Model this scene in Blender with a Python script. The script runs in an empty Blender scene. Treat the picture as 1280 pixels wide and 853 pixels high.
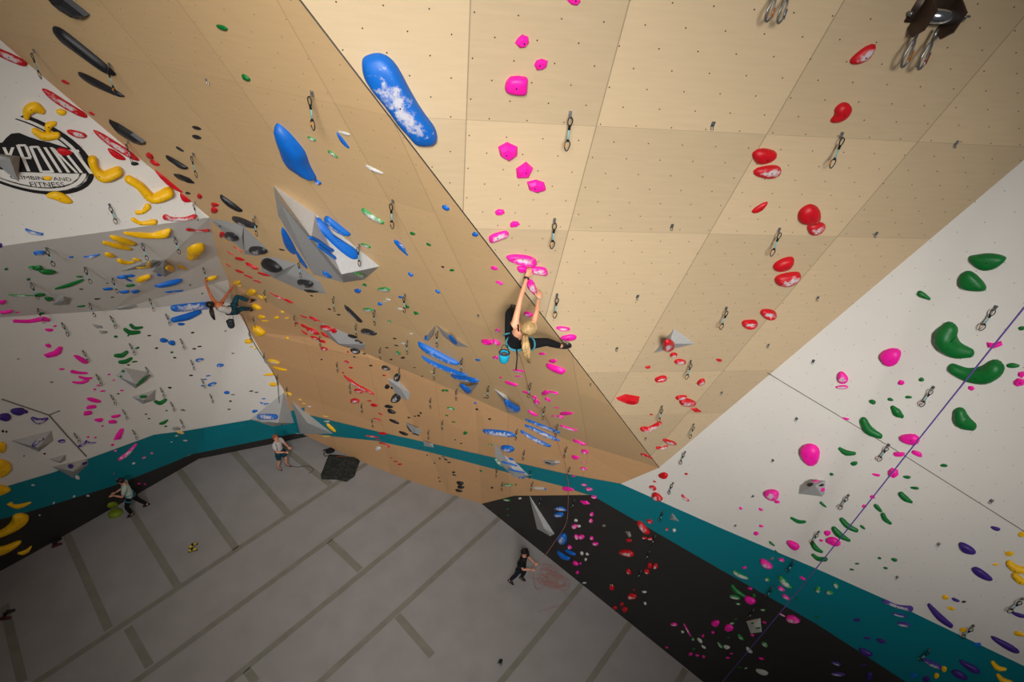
import bpy, bmesh, math, random
from mathutils import Vector, Matrix
from mathutils.bvhtree import BVHTree

# ------------------------------------------------------------------ camera
W0, H0, FPX = 1280.0, 853.0, 672.0
CX, CY = 640.0, 426.5
CAMZ = 16.5                                  # eye height above the mats, metres
_n = Vector((556 - CX, 1360 - CY, FPX)).normalized()   # straight down, in camera axes
_up = -_n
_f = Vector((0, 0, 1))
_yy = (_f - _up * _f.dot(_up)).normalized()
_xx = _yy.cross(_up)
RW = Matrix((_xx, _yy, _up))                 # world = RW @ cam (x right, y down, z forward)
RWT = RW.transposed()
EYE = Vector((0, 0, CAMZ))
def ray(x, y): return RW @ Vector((x - CX, y - CY, FPX)).normalized()
def proj(P):
    q = RWT @ (P - EYE)
    return Vector((CX + FPX * q.x / q.z, CY + FPX * q.y / q.z))
def on_plane(x, y, P0, n):
    d = ray(x, y)
    return EYE + d * ((P0 - EYE).dot(n) / d.dot(n))
def on_level(x, y, z=0.0):
    d = ray(x, y)
    return EYE + d * ((z - CAMZ) / d.z)

scene = bpy.context.scene
COL = scene.collection
cam_d = bpy.data.cameras.new('camera'); cam = bpy.data.objects.new('camera', cam_d); COL.objects.link(cam)
cam_d.sensor_width = 36.0; cam_d.lens = FPX / W0 * 36.0; cam_d.clip_start = 0.05; cam_d.clip_end = 200
m = Matrix.Identity(4)
xr = RW @ Vector((1, 0, 0)); yr = RW @ Vector((0, -1, 0)); zr = RW @ Vector((0, 0, -1))
for i in range(3):
    m[i][0] = xr[i]; m[i][1] = yr[i]; m[i][2] = zr[i]; m[i][3] = EYE[i]
cam.matrix_world = m
scene.camera = cam

# ------------------------------------------------------------------ object helpers
def tag(o, label=None, cat=None, group=None, kind=None):
    if label: o['label'] = label
    if cat: o['category'] = cat
    if group: o['group'] = group
    if kind: o['kind'] = kind
    return o
def mesh_obj(name, verts, faces, mat, parent=None, smooth=False, mats=None, fm=None):
    me = bpy.data.meshes.new(name)
    me.from_pydata([tuple(v) for v in verts], [], [tuple(f) for f in faces])
    for mm in (mats or [mat]): me.materials.append(mm)
    if fm:
        for p, k in zip(me.polygons, fm): p.material_index = k
    if smooth:
        for p in me.polygons: p.use_smooth = True
    me.update()
    o = bpy.data.objects.new(name, me); COL.objects.link(o)
    if parent is not None: o.parent = parent
    return o
def empty(name, loc=(0, 0, 0)):
    o = bpy.data.objects.new(name, None); o.empty_display_size = 0.1
    COL.objects.link(o); o.location = loc
    return o
def fix_normals(o):
    bm = bmesh.new(); bm.from_mesh(o.data)
    bmesh.ops.recalc_face_normals(bm, faces=bm.faces)
    bm.to_mesh(o.data); bm.free()

class MB:
    """collects boxes and tubes into one mesh"""
    def __init__(s): s.v = []; s.f = []
    def add(s, vs, fs):
        b = len(s.v); s.v += [Vector(v) for v in vs]; s.f += [[b + i for i in f] for f in fs]
    def box(s, c, sz, R=None):
        c = Vector(c); R = R or Matrix.Identity(3)
        vs = [c + R @ Vector((x * sz[0] / 2, y * sz[1] / 2, z * sz[2] / 2)) for z in (-1, 1) for y in (-1, 1) for x in (-1, 1)]
        s.add(vs, [(0, 2, 3, 1), (4, 5, 7, 6), (0, 1, 5, 4), (2, 6, 7, 3), (0, 4, 6, 2), (1, 3, 7, 5)])
    def tube(s, pts, r, seg=8, closed=False, cap=True):
        pts = [Vector(p) for p in pts]; n = len(pts)
        rs = r if isinstance(r, (list, tuple)) else [r] * n
        prev = None; rings = []
        for i, p in enumerate(pts):
            if closed: t = pts[(i + 1) % n] - pts[i - 1]
            else: t = pts[min(i + 1, n - 1)] - pts[max(i - 1, 0)]
            t.normalize()
            if prev is None:
                a = Vector((0, 0, 1)) if abs(t.z) < .9 else Vector((1, 0, 0))
                u = t.cross(a).normalized()
            else:
                u = (prev - t * prev.dot(t)).normalized()
            prev = u; w = t.cross(u)
            rings.append([p + (u * math.cos(2 * math.pi * k / seg) + w * math.sin(2 * math.pi * k / seg)) * rs[i] for k in range(seg)])
        b = len(s.v)
        for rg in rings: s.v += rg
        m_ = n if closed else n - 1
        for i in range(m_):
            j = (i + 1) % n
            for k in range(seg):
                k2 = (k + 1) % seg
                s.f.append([b + i * seg + k, b + i * seg + k2, b + j * seg + k2, b + j * seg + k])
        if not closed and cap:
            s.f.append([b + k for k in range(seg)][::-1]); s.f.append([b + (n - 1) * seg + k for k in range(seg)])
    def ball(s, c, r, sx=1, sy=1, sz=1, nu=12, nv=8, R=None):
        c = Vector(c); R = R or Matrix.Identity(3); b = len(s.v)
        for j in range(nv + 1):
            th = math.pi * j / nv
            for i in range(nu):
                ph = 2 * math.pi * i / nu
                s.v.append(c + R @ Vector((r * sx * math.sin(th) * math.cos(ph), r * sy * math.sin(th) * math.sin(ph), r * sz * math.cos(th))))
        for j in range(nv):
            for i in range(nu):
                i2 = (i + 1) % nu
                s.f.append([b + j * nu + i, b + j * nu + i2, b + (j + 1) * nu + i2, b + (j + 1) * nu + i])
    def build(s, name, mat, parent=None, smooth=True):
        return mesh_obj(name, s.v, s.f, mat, parent, smooth)

# ------------------------------------------------------------------ materials
def s2l(c): return tuple((x / 12.92 if x <= .04045 else ((x + .055) / 1.055) ** 2.4) for x in c)
def rgb(h): return s2l(tuple(int(h[i:i + 2], 16) / 255 for i in (0, 2, 4)))
def newmat(name):
    mt = bpy.data.materials.new(name); mt.use_nodes = True
    nt = mt.node_tree; bs = nt.nodes['Principled BSDF']
    return mt, nt, bs
def plain(name, hexc, rough=.5, spec=.4, noise=0.0, scale=8.0, metal=0.0, bump=0.0):
    mt, nt, bs = newmat(name)
    c = rgb(hexc)
    bs.inputs['Base Color'].default_value = (*c, 1)
    bs.inputs['Roughness'].default_value = rough
    bs.inputs['Specular IOR Level'].default_value = spec
    bs.inputs['Metallic'].default_value = metal
    if noise or bump:
        tc = nt.nodes.new('ShaderNodeTexCoord'); nz = nt.nodes.new('ShaderNodeTexNoise')
        nz.inputs['Scale'].default_value = scale; nz.inputs['Detail'].default_value = 5
        nt.links.new(tc.outputs['Object'], nz.inputs['Vector'])
        if noise:
            rp = nt.nodes.new('ShaderNodeValToRGB')
            rp.color_ramp.elements[0].position = .3; rp.color_ramp.elements[1].position = .7
            rp.color_ramp.elements[0].color = (*[x * (1 - noise) for x in c], 1)
            rp.color_ramp.elements[1].color = (*[min(1, x * (1 + noise)) for x in c], 1)
            nt.links.new(nz.outputs['Fac'], rp.inputs['Fac']); nt.links.new(rp.outputs['Color'], bs.inputs['Base Color'])
        if bump:
            bp = nt.nodes.new('ShaderNodeBump'); bp.inputs['Strength'].default_value = bump; bp.inputs['Distance'].default_value = .01
            nt.links.new(nz.outputs['Fac'], bp.inputs['Height']); nt.links.new(bp.outputs['Normal'], bs.inputs['Normal'])
    return mt
def hold_mat(name, hexc, chalk=0.0, rough=.45):
    """moulded hold: solid colour, with rubbed chalk patches where hands go"""
    mt, nt, bs = newmat(name); c = rgb(hexc)
    bs.inputs['Roughness'].default_value = rough; bs.inputs['Specular IOR Level'].default_value = .35
    tc = nt.nodes.new('ShaderNodeTexCoord'); nz = nt.nodes.new('ShaderNodeTexNoise')
    nz.inputs['Scale'].default_value = 11.0 if chalk else 9.0; nz.inputs['Detail'].default_value = 6; nz.inputs['Roughness'].default_value = .65
    nt.links.new(tc.outputs['Object'], nz.inputs['Vector'])
    rp = nt.nodes.new('ShaderNodeValToRGB')
    e = rp.color_ramp.elements
    if chalk:
        at = nt.nodes.new('ShaderNodeAttribute'); at.attribute_name = 'wear'
        X = NX(nt); fac = X.m('ADD', X.m('MULTIPLY', at.outputs['Fac'], .42), X.m('MULTIPLY', nz.outputs['Fac'], .95))
        ch = tuple(.12 * a + .88 * b for a, b in zip(c, rgb('cfcacb')))
        e[0].position = .90 - .30 * chalk; e[0].color = (*c, 1)
        e[1].position = 1.07 - .30 * chalk; e[1].color = (*ch, 1)
        nt.links.new(fac, rp.inputs['Fac'])
    else:
        e[0].position = .3; e[0].color = (*[x * .85 for x in c], 1)
        e[1].position = .7; e[1].color = (*[min(1, x * 1.1) for x in c], 1)
        nt.links.new(nz.outputs['Fac'], rp.inputs['Fac'])
    nt.links.new(rp.outputs['Color'], bs.inputs['Base Color'])
    return mt
class NX:
    """tiny math-node builder"""
    def __init__(s, nt): s.nt = nt
    def m(s, op, a, b=None, c=None):
        n = s.nt.nodes.new('ShaderNodeMath'); n.operation = op
        for i, x in enumerate((a, b, c)):
            if x is None: continue
            if isinstance(x, (int, float)): n.inputs[i].default_value = x
            else: s.nt.links.new(x, n.inputs[i])
        return n.outputs[0]
def wall_mat(name, hexc, dots='grid', dotc='4a3d2e', grain=0.0, ulines=(), vlines=(), pitch=.41, dotr=.008, rough=.55, tone=.10, seamc=.45, spec=.3, cloud=.05, checker=None):
    """painted or bare plywood: UVs are metres in the plane; t-nut holes on a staggered grid, sheet joints, sheet to sheet tone"""
    mt, nt, bs = newmat(name); X = NX(nt); c = rgb(hexc)
    bs.inputs['Roughness'].default_value = rough; bs.inputs['Specular IOR Level'].default_value = spec
    uv = nt.nodes.new('ShaderNodeUVMap'); uv.uv_map = 'UVMap'
    sp = nt.nodes.new('ShaderNodeSeparateXYZ'); nt.links.new(uv.outputs['UV'], sp.inputs[0])
    u, v = sp.outputs[0], sp.outputs[1]
    def cell(off):
        fu = X.m('SUBTRACT', X.m('FRACT', X.m('ADD', X.m('DIVIDE', u, pitch), off)), .5)
        fv = X.m('SUBTRACT', X.m('FRACT', X.m('ADD', X.m('DIVIDE', v, pitch), off)), .5)
        return X.m('MULTIPLY', X.m('SQRT', X.m('ADD', X.m('MULTIPLY', fu, fu), X.m('MULTIPLY', fv, fv))), pitch)
    d = X.m('MINIMUM', cell(.1), cell(.6))
    dot = X.m('LESS_THAN', d, dotr)
    iu = None; iv = None; seam = None
    for a, b in ulines:
        q = X.m('SUBTRACT', u, X.m('ADD', X.m('MULTIPLY', v, b), a)) if b else X.m('SUBTRACT', u, a)
        g = X.m('GREATER_THAN', q, 0.0); iu = g if iu is None else X.m('ADD', iu, g)
        s_ = X.m('LESS_THAN', X.m('ABSOLUTE', q), .006); seam = s_ if seam is None else X.m('MAXIMUM', seam, s_)
    for a in vlines:
        q = X.m('SUBTRACT', v, a)
        g = X.m('GREATER_THAN', q, 0.0); iv = g if iv is None else X.m('ADD', iv, g)
        s_ = X.m('MULTIPLY', X.m('LESS_THAN', X.m('ABSOLUTE', q), .004), .5); seam = s_ if seam is None else X.m('MAXIMUM', seam, s_)
    nz = nt.nodes.new('ShaderNodeTexNoise'); nz.inputs['Detail'].default_value = 6
    mp = nt.nodes.new('ShaderNodeMapping'); nt.links.new(uv.outputs['UV'], mp.inputs['Vector'])
    mp.inputs['Scale'].default_value = (1.2, 9.0, 1) if grain else (.6, .6, 1)
    nz.inputs['Scale'].default_value = 2.2
    nt.links.new(mp.outputs[0], nz.inputs['Vector'])
    big = nt.nodes.new('ShaderNodeTexNoise'); big.inputs['Scale'].default_value = .5; big.inputs['Detail'].default_value = 4
    nt.links.new(uv.outputs['UV'], big.inputs['Vector'])
    val = X.m('ADD', 1.0, X.m('MULTIPLY', X.m('SUBTRACT', nz.outputs['Fac'], .5), grain if grain else .06))
    val = X.m('ADD', val, X.m('MULTIPLY', X.m('SUBTRACT', big.outputs['Fac'], .5), cloud * 2))
    if iu is not None and iv is not None:
        wn = nt.nodes.new('ShaderNodeTexWhiteNoise'); wn.noise_dimensions = '2D'
        cb = nt.nodes.new('ShaderNodeCombineXYZ'); nt.links.new(X.m('ADD', iu, .37), cb.inputs[0]); nt.links.new(X.m('ADD', iv, .71), cb.inputs[1])
        nt.links.new(cb.outputs[0], wn.inputs['Vector'])
        val = X.m('ADD', val, X.m('MULTIPLY', X.m('SUBTRACT', wn.outputs['Value'], .5), tone * 2))
        if checker:
            par = X.m('MULTIPLY', X.m('FRACT', X.m('MULTIPLY', X.m('ADD', X.m('ADD', iu, iv), checker[1]), .5)), 2.0)
            val = X.m('ADD', val, X.m('MULTIPLY', X.m('SUBTRACT', par, .5), checker[0]))
    if seam is not None: val = X.m('MULTIPLY', val, X.m('SUBTRACT', 1.0, X.m('MULTIPLY', seam, seamc)))
    mx = nt.nodes.new('ShaderNodeMix'); mx.data_type = 'RGBA'; mx.blend_type = 'MULTIPLY'; mx.inputs['Factor'].default_value = 1
    mx.inputs['A'].default_value = (*c, 1)
    cc = nt.nodes.new('ShaderNodeCombineXYZ')
    for i in range(3): nt.links.new(val, cc.inputs[i])
    nt.links.new(cc.outputs[0], mx.inputs['B'])
    m2 = nt.nodes.new('ShaderNodeMix'); m2.data_type = 'RGBA'
    nt.links.new(dot, m2.inputs['Factor']); nt.links.new(mx.outputs['Result'], m2.inputs['A']); m2.inputs['B'].default_value = (*rgb(dotc), 1)
    nt.links.new(m2.outputs['Result'], bs.inputs['Base Color'])
    return mt

# ------------------------------------------------------------------ the building: planes
b1 = on_level(602, 630); b2 = on_level(878, 852)
uR = (b2 - b1).normalized(); nR = uR.cross(Vector((0, 0, 1)))        # right wall: vertical
if nR.y > 0: nR.negate()
def onR(x, y): return on_plane(x, y, b1, nR)
P5 = onR(824, 585); P6 = onR(1280, 200)
eF = (P6 - P5).normalized()
nF = ray(540, 898).cross(ray(6382, 457)).normalized()
nF = (nF - eF * nF.dot(eF)).normalized()
if nF.y > 0: nF.negate()
def onF(x, y): return on_plane(x, y, P5, nF)
A0 = onF(375, 0); hL = ray(-1150, -215)
nL = (A0 - P5).cross(hL).normalized()
if nL.y > 0: nL.negate()
def onL(x, y): return on_plane(x, y, P5, nL)
T1 = onL(480, 452)
fbA = on_level(440, 572)
nT = (b1 - fbA).cross(T1 - fbA).normalized()
if nT.y > 0: nT.negate()
def onT(x, y): return on_plane(x, y, fbA, nT)
ZT = 18.6
def lift(a, b, z=ZT): return b + (b - a) * ((z - b.z) / (b.z - a.z))
TOP = []      # (verts, faces) for ray casting, with a wall name per face
def basis(n):
    if abs(n.z) > .99: return Vector((1, 0, 0)), Vector((0, 1, 0))
    h = Vector((0, 0, 1)).cross(n).normalized()
    if h.x < 0: h.negate()
    v = n.cross(h)
    if v.z < 0: v.negate()
    return h, v
def wall(name, verts, faces, mat, n=None, org=None, mats=None, fm=None):
    """single-sided sheet with metric UVs, thickened away from the room"""
    o = mesh_obj(name, verts, faces, mat, None, False, mats, fm)
    me = o.data; uvl = me.uv_layers.new(name='UVMap')
    org = org or P5
    for p in me.polygons:
        nn = n or p.normal.copy()
        h, v = basis(nn)
        for li in p.loop_indices:
            q = me.vertices[me.loops[li].vertex_index].co - org
            uvl.data[li].uv = (q.dot(h), q.dot(v))
    for f in faces:
        TOP.append(([Vector(verts[i]) for i in f], name))
    tag(o, kind='structure')
    return o
MW = dict(
    plyF=wall_mat('pale birch plywood', 'c8b08d', grain=.16, ulines=[(-5.0, 0), (-3.83, .03), (-2.19, .074), (-.48, .102)], vlines=[2.53, 4.05, 7.28, 8.75], tone=.03, dotc='3c2f22', checker=(.12, 1)),
    plyL=wall_mat('birch plywood', 'd8b484', grain=.14, ulines=[(-7.3, 0), (-5.82, 0), (-4.32, 0), (-3.57, 0), (-1.9, 0)], vlines=[1.6, 3.3, 5.0, 6.55, 8.3, 9.87], tone=.04, dotr=.006, seamc=.3),
    plyT=wall_mat('varnished birch plywood', 'c2976b', grain=.16, ulines=[(-11.5, 0), (-9.1, 0), (-6.7, 0), (-4.3, 0), (-1.9, 0)], vlines=[-5.4, -3.9, -2.4, -.9], tone=.05, dotr=.006, seamc=.3),
    white=wall_mat('off white painted plywood', 'd9d4cc', dotc='8d857b', dotr=.007, pitch=.44, cloud=.05),
    teal=wall_mat('teal painted plywood', '00737f', dotr=.0, cloud=.03, rough=.5),
    black=wall_mat('black painted plywood', '2c2a28', dotr=.0, cloud=.05, rough=.55),
)
# ------------------------------------------------------------------ the shell
Rprof = [b1, onR(643, 620), onR(739, 619), onR(776, 605), P5]
Rtop = lift(P5, P6)
farB = b1 + uR * 17; farT = Vector((farB.x, farB.y, ZT))
tl_top = [onR(*p) for p in ((776, 605), (900, 660), (1020, 711), (1110, 751), (1280, 833), (1500, 945))]
tl_bot = [onR(*p) for p in ((739, 619), (900, 712), (1020, 780), (1136, 855), (1360, 1000))]
def along(P): return (P - b1).dot(uR)
def at_along(s, P): # extrapolate to the end of the wall at the height of P
    return Vector((farB.x, farB.y, P.z))
v = []; f = []; fm = []
def poly(pts, k):
    base = len(v); v.extend(pts); f.append(list(range(base, base + len(pts)))); fm.append(k)
end_top = at_along(0, tl_top[-1] + Vector((0, 0, .5))); end_bot = at_along(0, tl_bot[-1] + Vector((0, 0, .1)))
poly([b1, Rprof[1], tl_bot[0]] + tl_bot[1:] + [end_bot, farB], 2)
poly([tl_bot[0], tl_top[0]] + tl_top[1:] + [end_top, end_bot] + tl_bot[:0:-1], 1)
poly([tl_top[0], P5, Rtop, farT, end_top] + tl_top[:0:-1], 0)
wall('wall_right', v, f, None, n=nR, mats=[MW['white'], MW['teal'], MW['black']], fm=fm)

prow_top = lift(P5, A0)
wall('wall_front', [P5, Rtop, prow_top], [(0, 1, 2)], MW['plyF'], n=nF)

K = onL(285, 350); C3 = onL(262, 272)
corner_up = [onL(110, 144), onL(0, 50)]
cu_top = lift(C3, corner_up[-1])
C3_ = None
crease = [onL(706, 549), onL(594, 499), onL(480, 452), onL(420, 425)]
k272 = onL(272, 320)
Lv = [P5, prow_top, cu_top] + corner_up[::-1] + [C3, k272, K] + crease[::-1]
wall('wall_centre', Lv, [list(range(len(Lv)))], MW['plyL'], n=nL)

c290 = onT(290, 378); c312 = onT(312, 415); c355 = onT(355, 489); c372 = onT(372, 540)
B3 = on_level(386, 546); fb = [on_level(*p) for p in ((410, 552), (440, 572), (500, 597), (560, 617))]
T706, T594, T480, T420 = crease
Tv = [T594, T480, T420, K, c290, c312, c355, c372, B3] + fb + [b1, Rprof[1], Rprof[2], Rprof[3], P5, T706]
iT = {n_: i for i, n_ in enumerate(['T594', 'T480', 'T420', 'K', 'c290', 'c312', 'c355', 'c372', 'B3', 'f0', 'f1', 'f2', 'f3', 'P1', 'P2', 'P3', 'P4', 'P5', 'T706'])}
Tf = [('K', 'c290', 'c312', 'T420'), ('T420', 'c312', 'c355', 'f1', 'T480'), ('c355', 'c372', 'B3', 'f0', 'f1'), ('T480', 'f1', 'f2'), ('T480', 'f2', 'f3', 'T594'), ('T594', 'f3', 'P1'),
      ('P1', 'P2', 'T594'), ('P2', 'T706', 'T594'), ('P2', 'P3', 'T706'), ('P3', 'P4', 'T706'), ('P4', 'P5', 'T706')]
wall('wall_centre_lower', Tv, [[iT[a] for a in q] for q in Tf], MW['plyT'])

# left wall: upright lower part, a steep grey bulge, upright white head wall
zfold = C3.z
G0 = on_level(0, 308, zfold); G0x = G0 + (G0 - C3) * .9
B0 = on_level(0, 715); Bm1 = B0 + (B0 - on_level(160, 625)).normalized() * 7
B1 = on_level(220, 590); B2 = on_level(248, 574)
nB = (G0 - C3).cross(c290 - C3).normalized()
F20 = on_plane(0, 397, C3, nB); F21 = on_plane(142, 388, C3, nB); print('F20', F20, F21, c290); F2x = F20 + (F20 - F21).normalized() * 7
W3v = [Bm1, B0, B1, B2, B3, c372, c355, c312, c290, F21, F20, F2x]
W3f = [(0, 1, 10, 11), (1, 2, 9, 10), (2, 3, 9), (3, 4, 5), (3, 5, 6), (3, 6, 7), (3, 7, 8), (3, 8, 9)]
o_ = wall('wall_left_lower', W3v, W3f, MW['white'])
for p_ in o_.data.polygons: p_.use_smooth = True
wall('wall_left_bulge', [F2x, F20, F21, c290, K, k272, C3, G0, G0x], [(0, 1, 7, 8), (1, 2, 7), (2, 6, 7), (2, 3, 4), (2, 4, 5), (2, 5, 6)], MW['white'])
up = (corner_up[0] - C3)
G0t = Vector((G0x.x, G0x.y, ZT)) + Vector((-.3, .3, 0))
W1v = [G0x, G0, C3] + corner_up + [cu_top, G0t]
wall('wall_left_upper', W1v, [(0, 1, 2, 3), (0, 3, 4), (0, 4, 5, 6)], MW['white'])

# mats: one continuous padded floor
FV = [Vector(p) for p in ((-34, -10, 0), (24, -10, 0), (24, 22, 0), (-34, 22, 0))]
m_mat = plain('grey vinyl mat', '8b8785', .62, .3, noise=.07, scale=1.3)
m_strip = plain('dark grey seam strip', '77746a', .85, .15, noise=.10, scale=3)
fl = wall('floor', FV, [(0, 1, 2, 3)], m_mat, n=Vector((0, 0, 1)), org=Vector((0, 0, 0)))
A = Vector((math.cos(math.radians(52)), math.sin(math.radians(52)), 0)); Bd = Vector((A.y, -A.x, 0))
strips = MB()
def strip(P, Q, wd):
    P = Vector((P.x, P.y, 0)); Q = Vector((Q.x, Q.y, 0)); d = (Q - P).normalized(); s = Vector((d.y, -d.x, 0)) * wd / 2
    hgt = Vector((0, 0, .006))
    strips.add([P - s, P + s, Q + s, Q - s, P - s + hgt, P + s + hgt, Q + s + hgt, Q - s + hgt],
               [(4, 5, 6, 7), (0, 1, 5, 4), (1, 2, 6, 5), (2, 3, 7, 6), (3, 0, 4, 7)])
for (p, q) in (((47, 852), (470, 571)), ((170, 852), (515, 598)), ((287, 852), (571, 620)), ((400, 853), (622, 650)), ((560, 812), (672, 690)), ((627, 852), (727, 732)), ((737, 852), (787, 780)), ((848, 853), (852, 848))):
    P = on_level(*p); Q = on_level(*q)
    Q = P + A * max((Q - P).dot(A), .1)
    if p == (560, 812): continue
    strip(P - A * 8, Q + (A * .3 if q[0] > 600 else A * .0), .17)
for (p, q) in (((5, 757), (28, 853)), ((83, 668), (136, 787)), ((164, 640), (222, 733)), ((224, 588), (295, 686)), ((290, 563), (360, 642)), ((345, 553), (413, 606)), ((160, 785), (187, 833)), ((412, 677), (450, 713)), ((497, 770), (540, 820)), ((308, 838), (320, 853))):
    P = on_level(*p); Q = on_level(*q)
    Q = P + (Q - P).normalized() * ((Q - P).length - (0 if p == (308, 838) else .0))
    strip(P, Q, .22)
so = strips.build('seam_strips', m_strip, None, False); tag(so, kind='structure'); so.name = 'trim_1'

# cast rays at the walls; volumes are added to it later
class Caster:
    def __init__(s, polys):
        vs = []; fs = []; s.names = []
        for pts, nm in polys:
            b = len(vs); vs += pts
            for k in range(1, len(pts) - 1):
                pass
            fs.append(list(range(b, b + len(pts)))); s.names.append(nm)
        tris = []; tn = []
        me = bpy.data.meshes.new('tmp'); me.from_pydata([tuple(x) for x in vs], [], fs); me.update()
        me.calc_loop_triangles()
        for t in me.loop_triangles: tris.append(tuple(t.vertices)); tn.append(s.names[t.polygon_index])
        s.tn = tn
        s.t = BVHTree.FromPolygons(vs, tris, epsilon=0.0)
        bpy.data.meshes.remove(me)
    def __call__(s, x, y):
        d = ray(x, y)
        loc, n, i, dist = s.t.ray_cast(EYE, d)
        if loc is None: return None
        if n.dot(d) > 0: n = -n
        return loc, n, s.tn[i], dist
CAST = Caster(TOP)
WALLCAST = CAST

def band(name, top, bot, mat, off, step=9):
    """painted band following the wall surface"""
    def samp(pl, x):
        for (a, b) in zip(pl, pl[1:]):
            if a[0] <= x <= b[0]: t = (x - a[0]) / (b[0] - a[0]); return a[1] + (b[1] - a[1]) * t
        return pl[-1][1]
    x0 = top[0][0]; x1 = top[-1][0]; n = max(2, int((x1 - x0) / step)); vs = []; fs = []
    for i in range(n + 1):
        x = x0 + (x1 - x0) * i / n
        for k in range(5):
            y = samp(top, x) * (1 - k / 4) + samp(bot, x) * k / 4
            h = CAST(x, y)
            vs.append(h[0] + h[1] * off)
    for i in range(n):
        for k in range(4):
            a = i * 5 + k; fs.append((a, a + 1, a + 6, a + 5))
    o = mesh_obj(name, vs, fs, mat); tag(o, kind='structure')
    uvl = o.data.uv_layers.new(name='UVMap')
    return o
band('trim_2', [(-60, 634), (0, 610), (71, 589), (111, 573), (193, 543), (228, 539), (311, 525), (371, 512), (381, 509)], [(-60, 668), (0, 649), (41, 638), (142, 607), (220, 576), (238, 568), (371, 541), (385, 545)], MW['teal'], .02)
band('trim_3', [(-60, 668), (0, 649), (41, 638), (142, 607), (220, 576), (238, 568), (371, 541.0), (385, 545)], [(-60, 745), (0, 714), (80, 669.5), (160, 624), (219, 590), (248, 573.5), (371, 548.5), (385, 545.6)], MW['black'], .02)
band('trim_4', [(388, 519), (420, 527), (470, 539), (640, 577), (706, 592), (776, 604.6)], [(388, 541), (410, 545), (470, 551), (540, 566), (640, 592), (700, 607), (738, 619.6), (776, 606.2)], MW['teal'], .012, 6)
def seamline(name, pts, r, mat):
    mb = MB(); out = []
    for a, b in zip(pts, pts[1:]):
        for k in range(12):
            x = a[0] + (b[0] - a[0]) * k / 12; y = a[1] + (b[1] - a[1]) * k / 12
            h = CAST(x, y); out.append(h[0] + h[1] * r * .3)
    mb.tube(out, r, 6); o = mb.build(name, mat); tag(o, kind='structure'); return o
m_seam = plain('dark joint sealant', '77716a', .7, .2)
seamline('trim_5', [(959, 466), (1120, 563), (1300, 677)], .008, m_seam)
seamline('trim_6', [(2, 499), (61, 519), (84, 545), (110, 573)], .02, m_seam)
seamline('trim_7', [(61, 519), (76, 513)], .02, m_seam)
mb = MB(); d_ = (prow_top - P5)
mb.tube([P5 + d_ * .0, prow_top], .009, 6); o = mb.build('trim_8', plain('dark steel edge', '3a332c', .5, .4)); tag(o, kind='structure')
# ------------------------------------------------------------------ climbing holds
def frame_at(P, n):
    t1, t2 = basis(n); e = .01
    p0 = proj(P)
    g1 = (proj(P + t1 * e) - p0) / e; g2 = (proj(P + t2 * e) - p0) / e; gn = (proj(P + n * e) - p0) / e
    return t1, t2, Matrix(((g1.x, g2.x), (g1.y, g2.y))), gn
def msqrt(a, b, c):
    """square root of symmetric [[a,b],[b,c]] as Matrix, with eigenvalues"""
    tr = (a + c) / 2; dd = math.sqrt(max(0, ((a - c) / 2) ** 2 + b * b))
    l1, l2 = tr + dd, max(tr - dd, 1e-12)
    th = .5 * math.atan2(2 * b, a - c)
    cs, sn = math.cos(th), math.sin(th)
    r1, r2 = math.sqrt(max(l1, 1e-12)), math.sqrt(l2)
    return Matrix(((cs * cs * r1 + sn * sn * r2, cs * sn * (r1 - r2)), (cs * sn * (r1 - r2), sn * sn * r1 + cs * cs * r2))), l1, l2, th
def outline_moments(pl):
    A_ = cx = cy = 0; n = len(pl)
    for i in range(n):
        x0, y0 = pl[i]; x1, y1 = pl[(i + 1) % n]; cr = x0 * y1 - x1 * y0
        A_ += cr; cx += (x0 + x1) * cr; cy += (y0 + y1) * cr
    A_ /= 2
    if abs(A_) < 1e-6: A_ = 1e-6
    cx /= 6 * A_; cy /= 6 * A_
    xx = yy = xy = 0
    for i in range(n):
        x0, y0 = pl[i][0] - cx, pl[i][1] - cy; x1, y1 = pl[(i + 1) % n][0] - cx, pl[(i + 1) % n][1] - cy; cr = x0 * y1 - x1 * y0
        xx += (x0 * x0 + x0 * x1 + x1 * x1) * cr; yy += (y0 * y0 + y0 * y1 + y1 * y1) * cr
        xy += (x0 * y1 + 2 * x0 * y0 + 2 * x1 * y1 + x1 * y0) * cr
    xx /= 12 * A_; yy /= 12 * A_; xy /= 24 * A_
    return cx, cy, xx * 4, yy * 4, xy * 4
def chaikin(pl, k):
    for _ in range(k):
        o = []
        for i in range(len(pl)):
            a, b = pl[i], pl[(i + 1) % len(pl)]
            o += [(a[0] * .75 + b[0] * .25, a[1] * .75 + b[1] * .25), (a[0] * .25 + b[0] * .75, a[1] * .25 + b[1] * .75)]
        pl = o
    return pl
def spline(pts, k=5):
    out = []
    n = len(pts)
    for i in range(n - 1):
        p0 = pts[max(i - 1, 0)]; p1 = pts[i]; p2 = pts[i + 1]; p3 = pts[min(i + 2, n - 1)]
        for j in range(k):
            t = j / k
            out.append(tuple(.5 * (2 * b + (c - a) * t + (2 * a - 5 * b + 4 * c - d) * t * t + (3 * b - a - 3 * c + d) * t ** 3) for a, b, c, d in zip(p0, p1, p2, p3)))
    out.append(tuple(pts[-1])); return out
PROFILES = {
    'dome': [(1, 0), (.985, .30), (.9, .62), (.72, .86), (.48, .97), (.22, 1.0)],
    'jug': [(1, 0), (.99, .45), (.93, .80), (.82, 1.0), (.68, .98), (.52, .66), (.3, .46)],
    'facet': [(1, 0), (.86, .55), (.5, 1.0)],
    'slab': [(1, 0), (.97, .5), (.86, .85), (.6, 1.0)],
}
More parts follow.
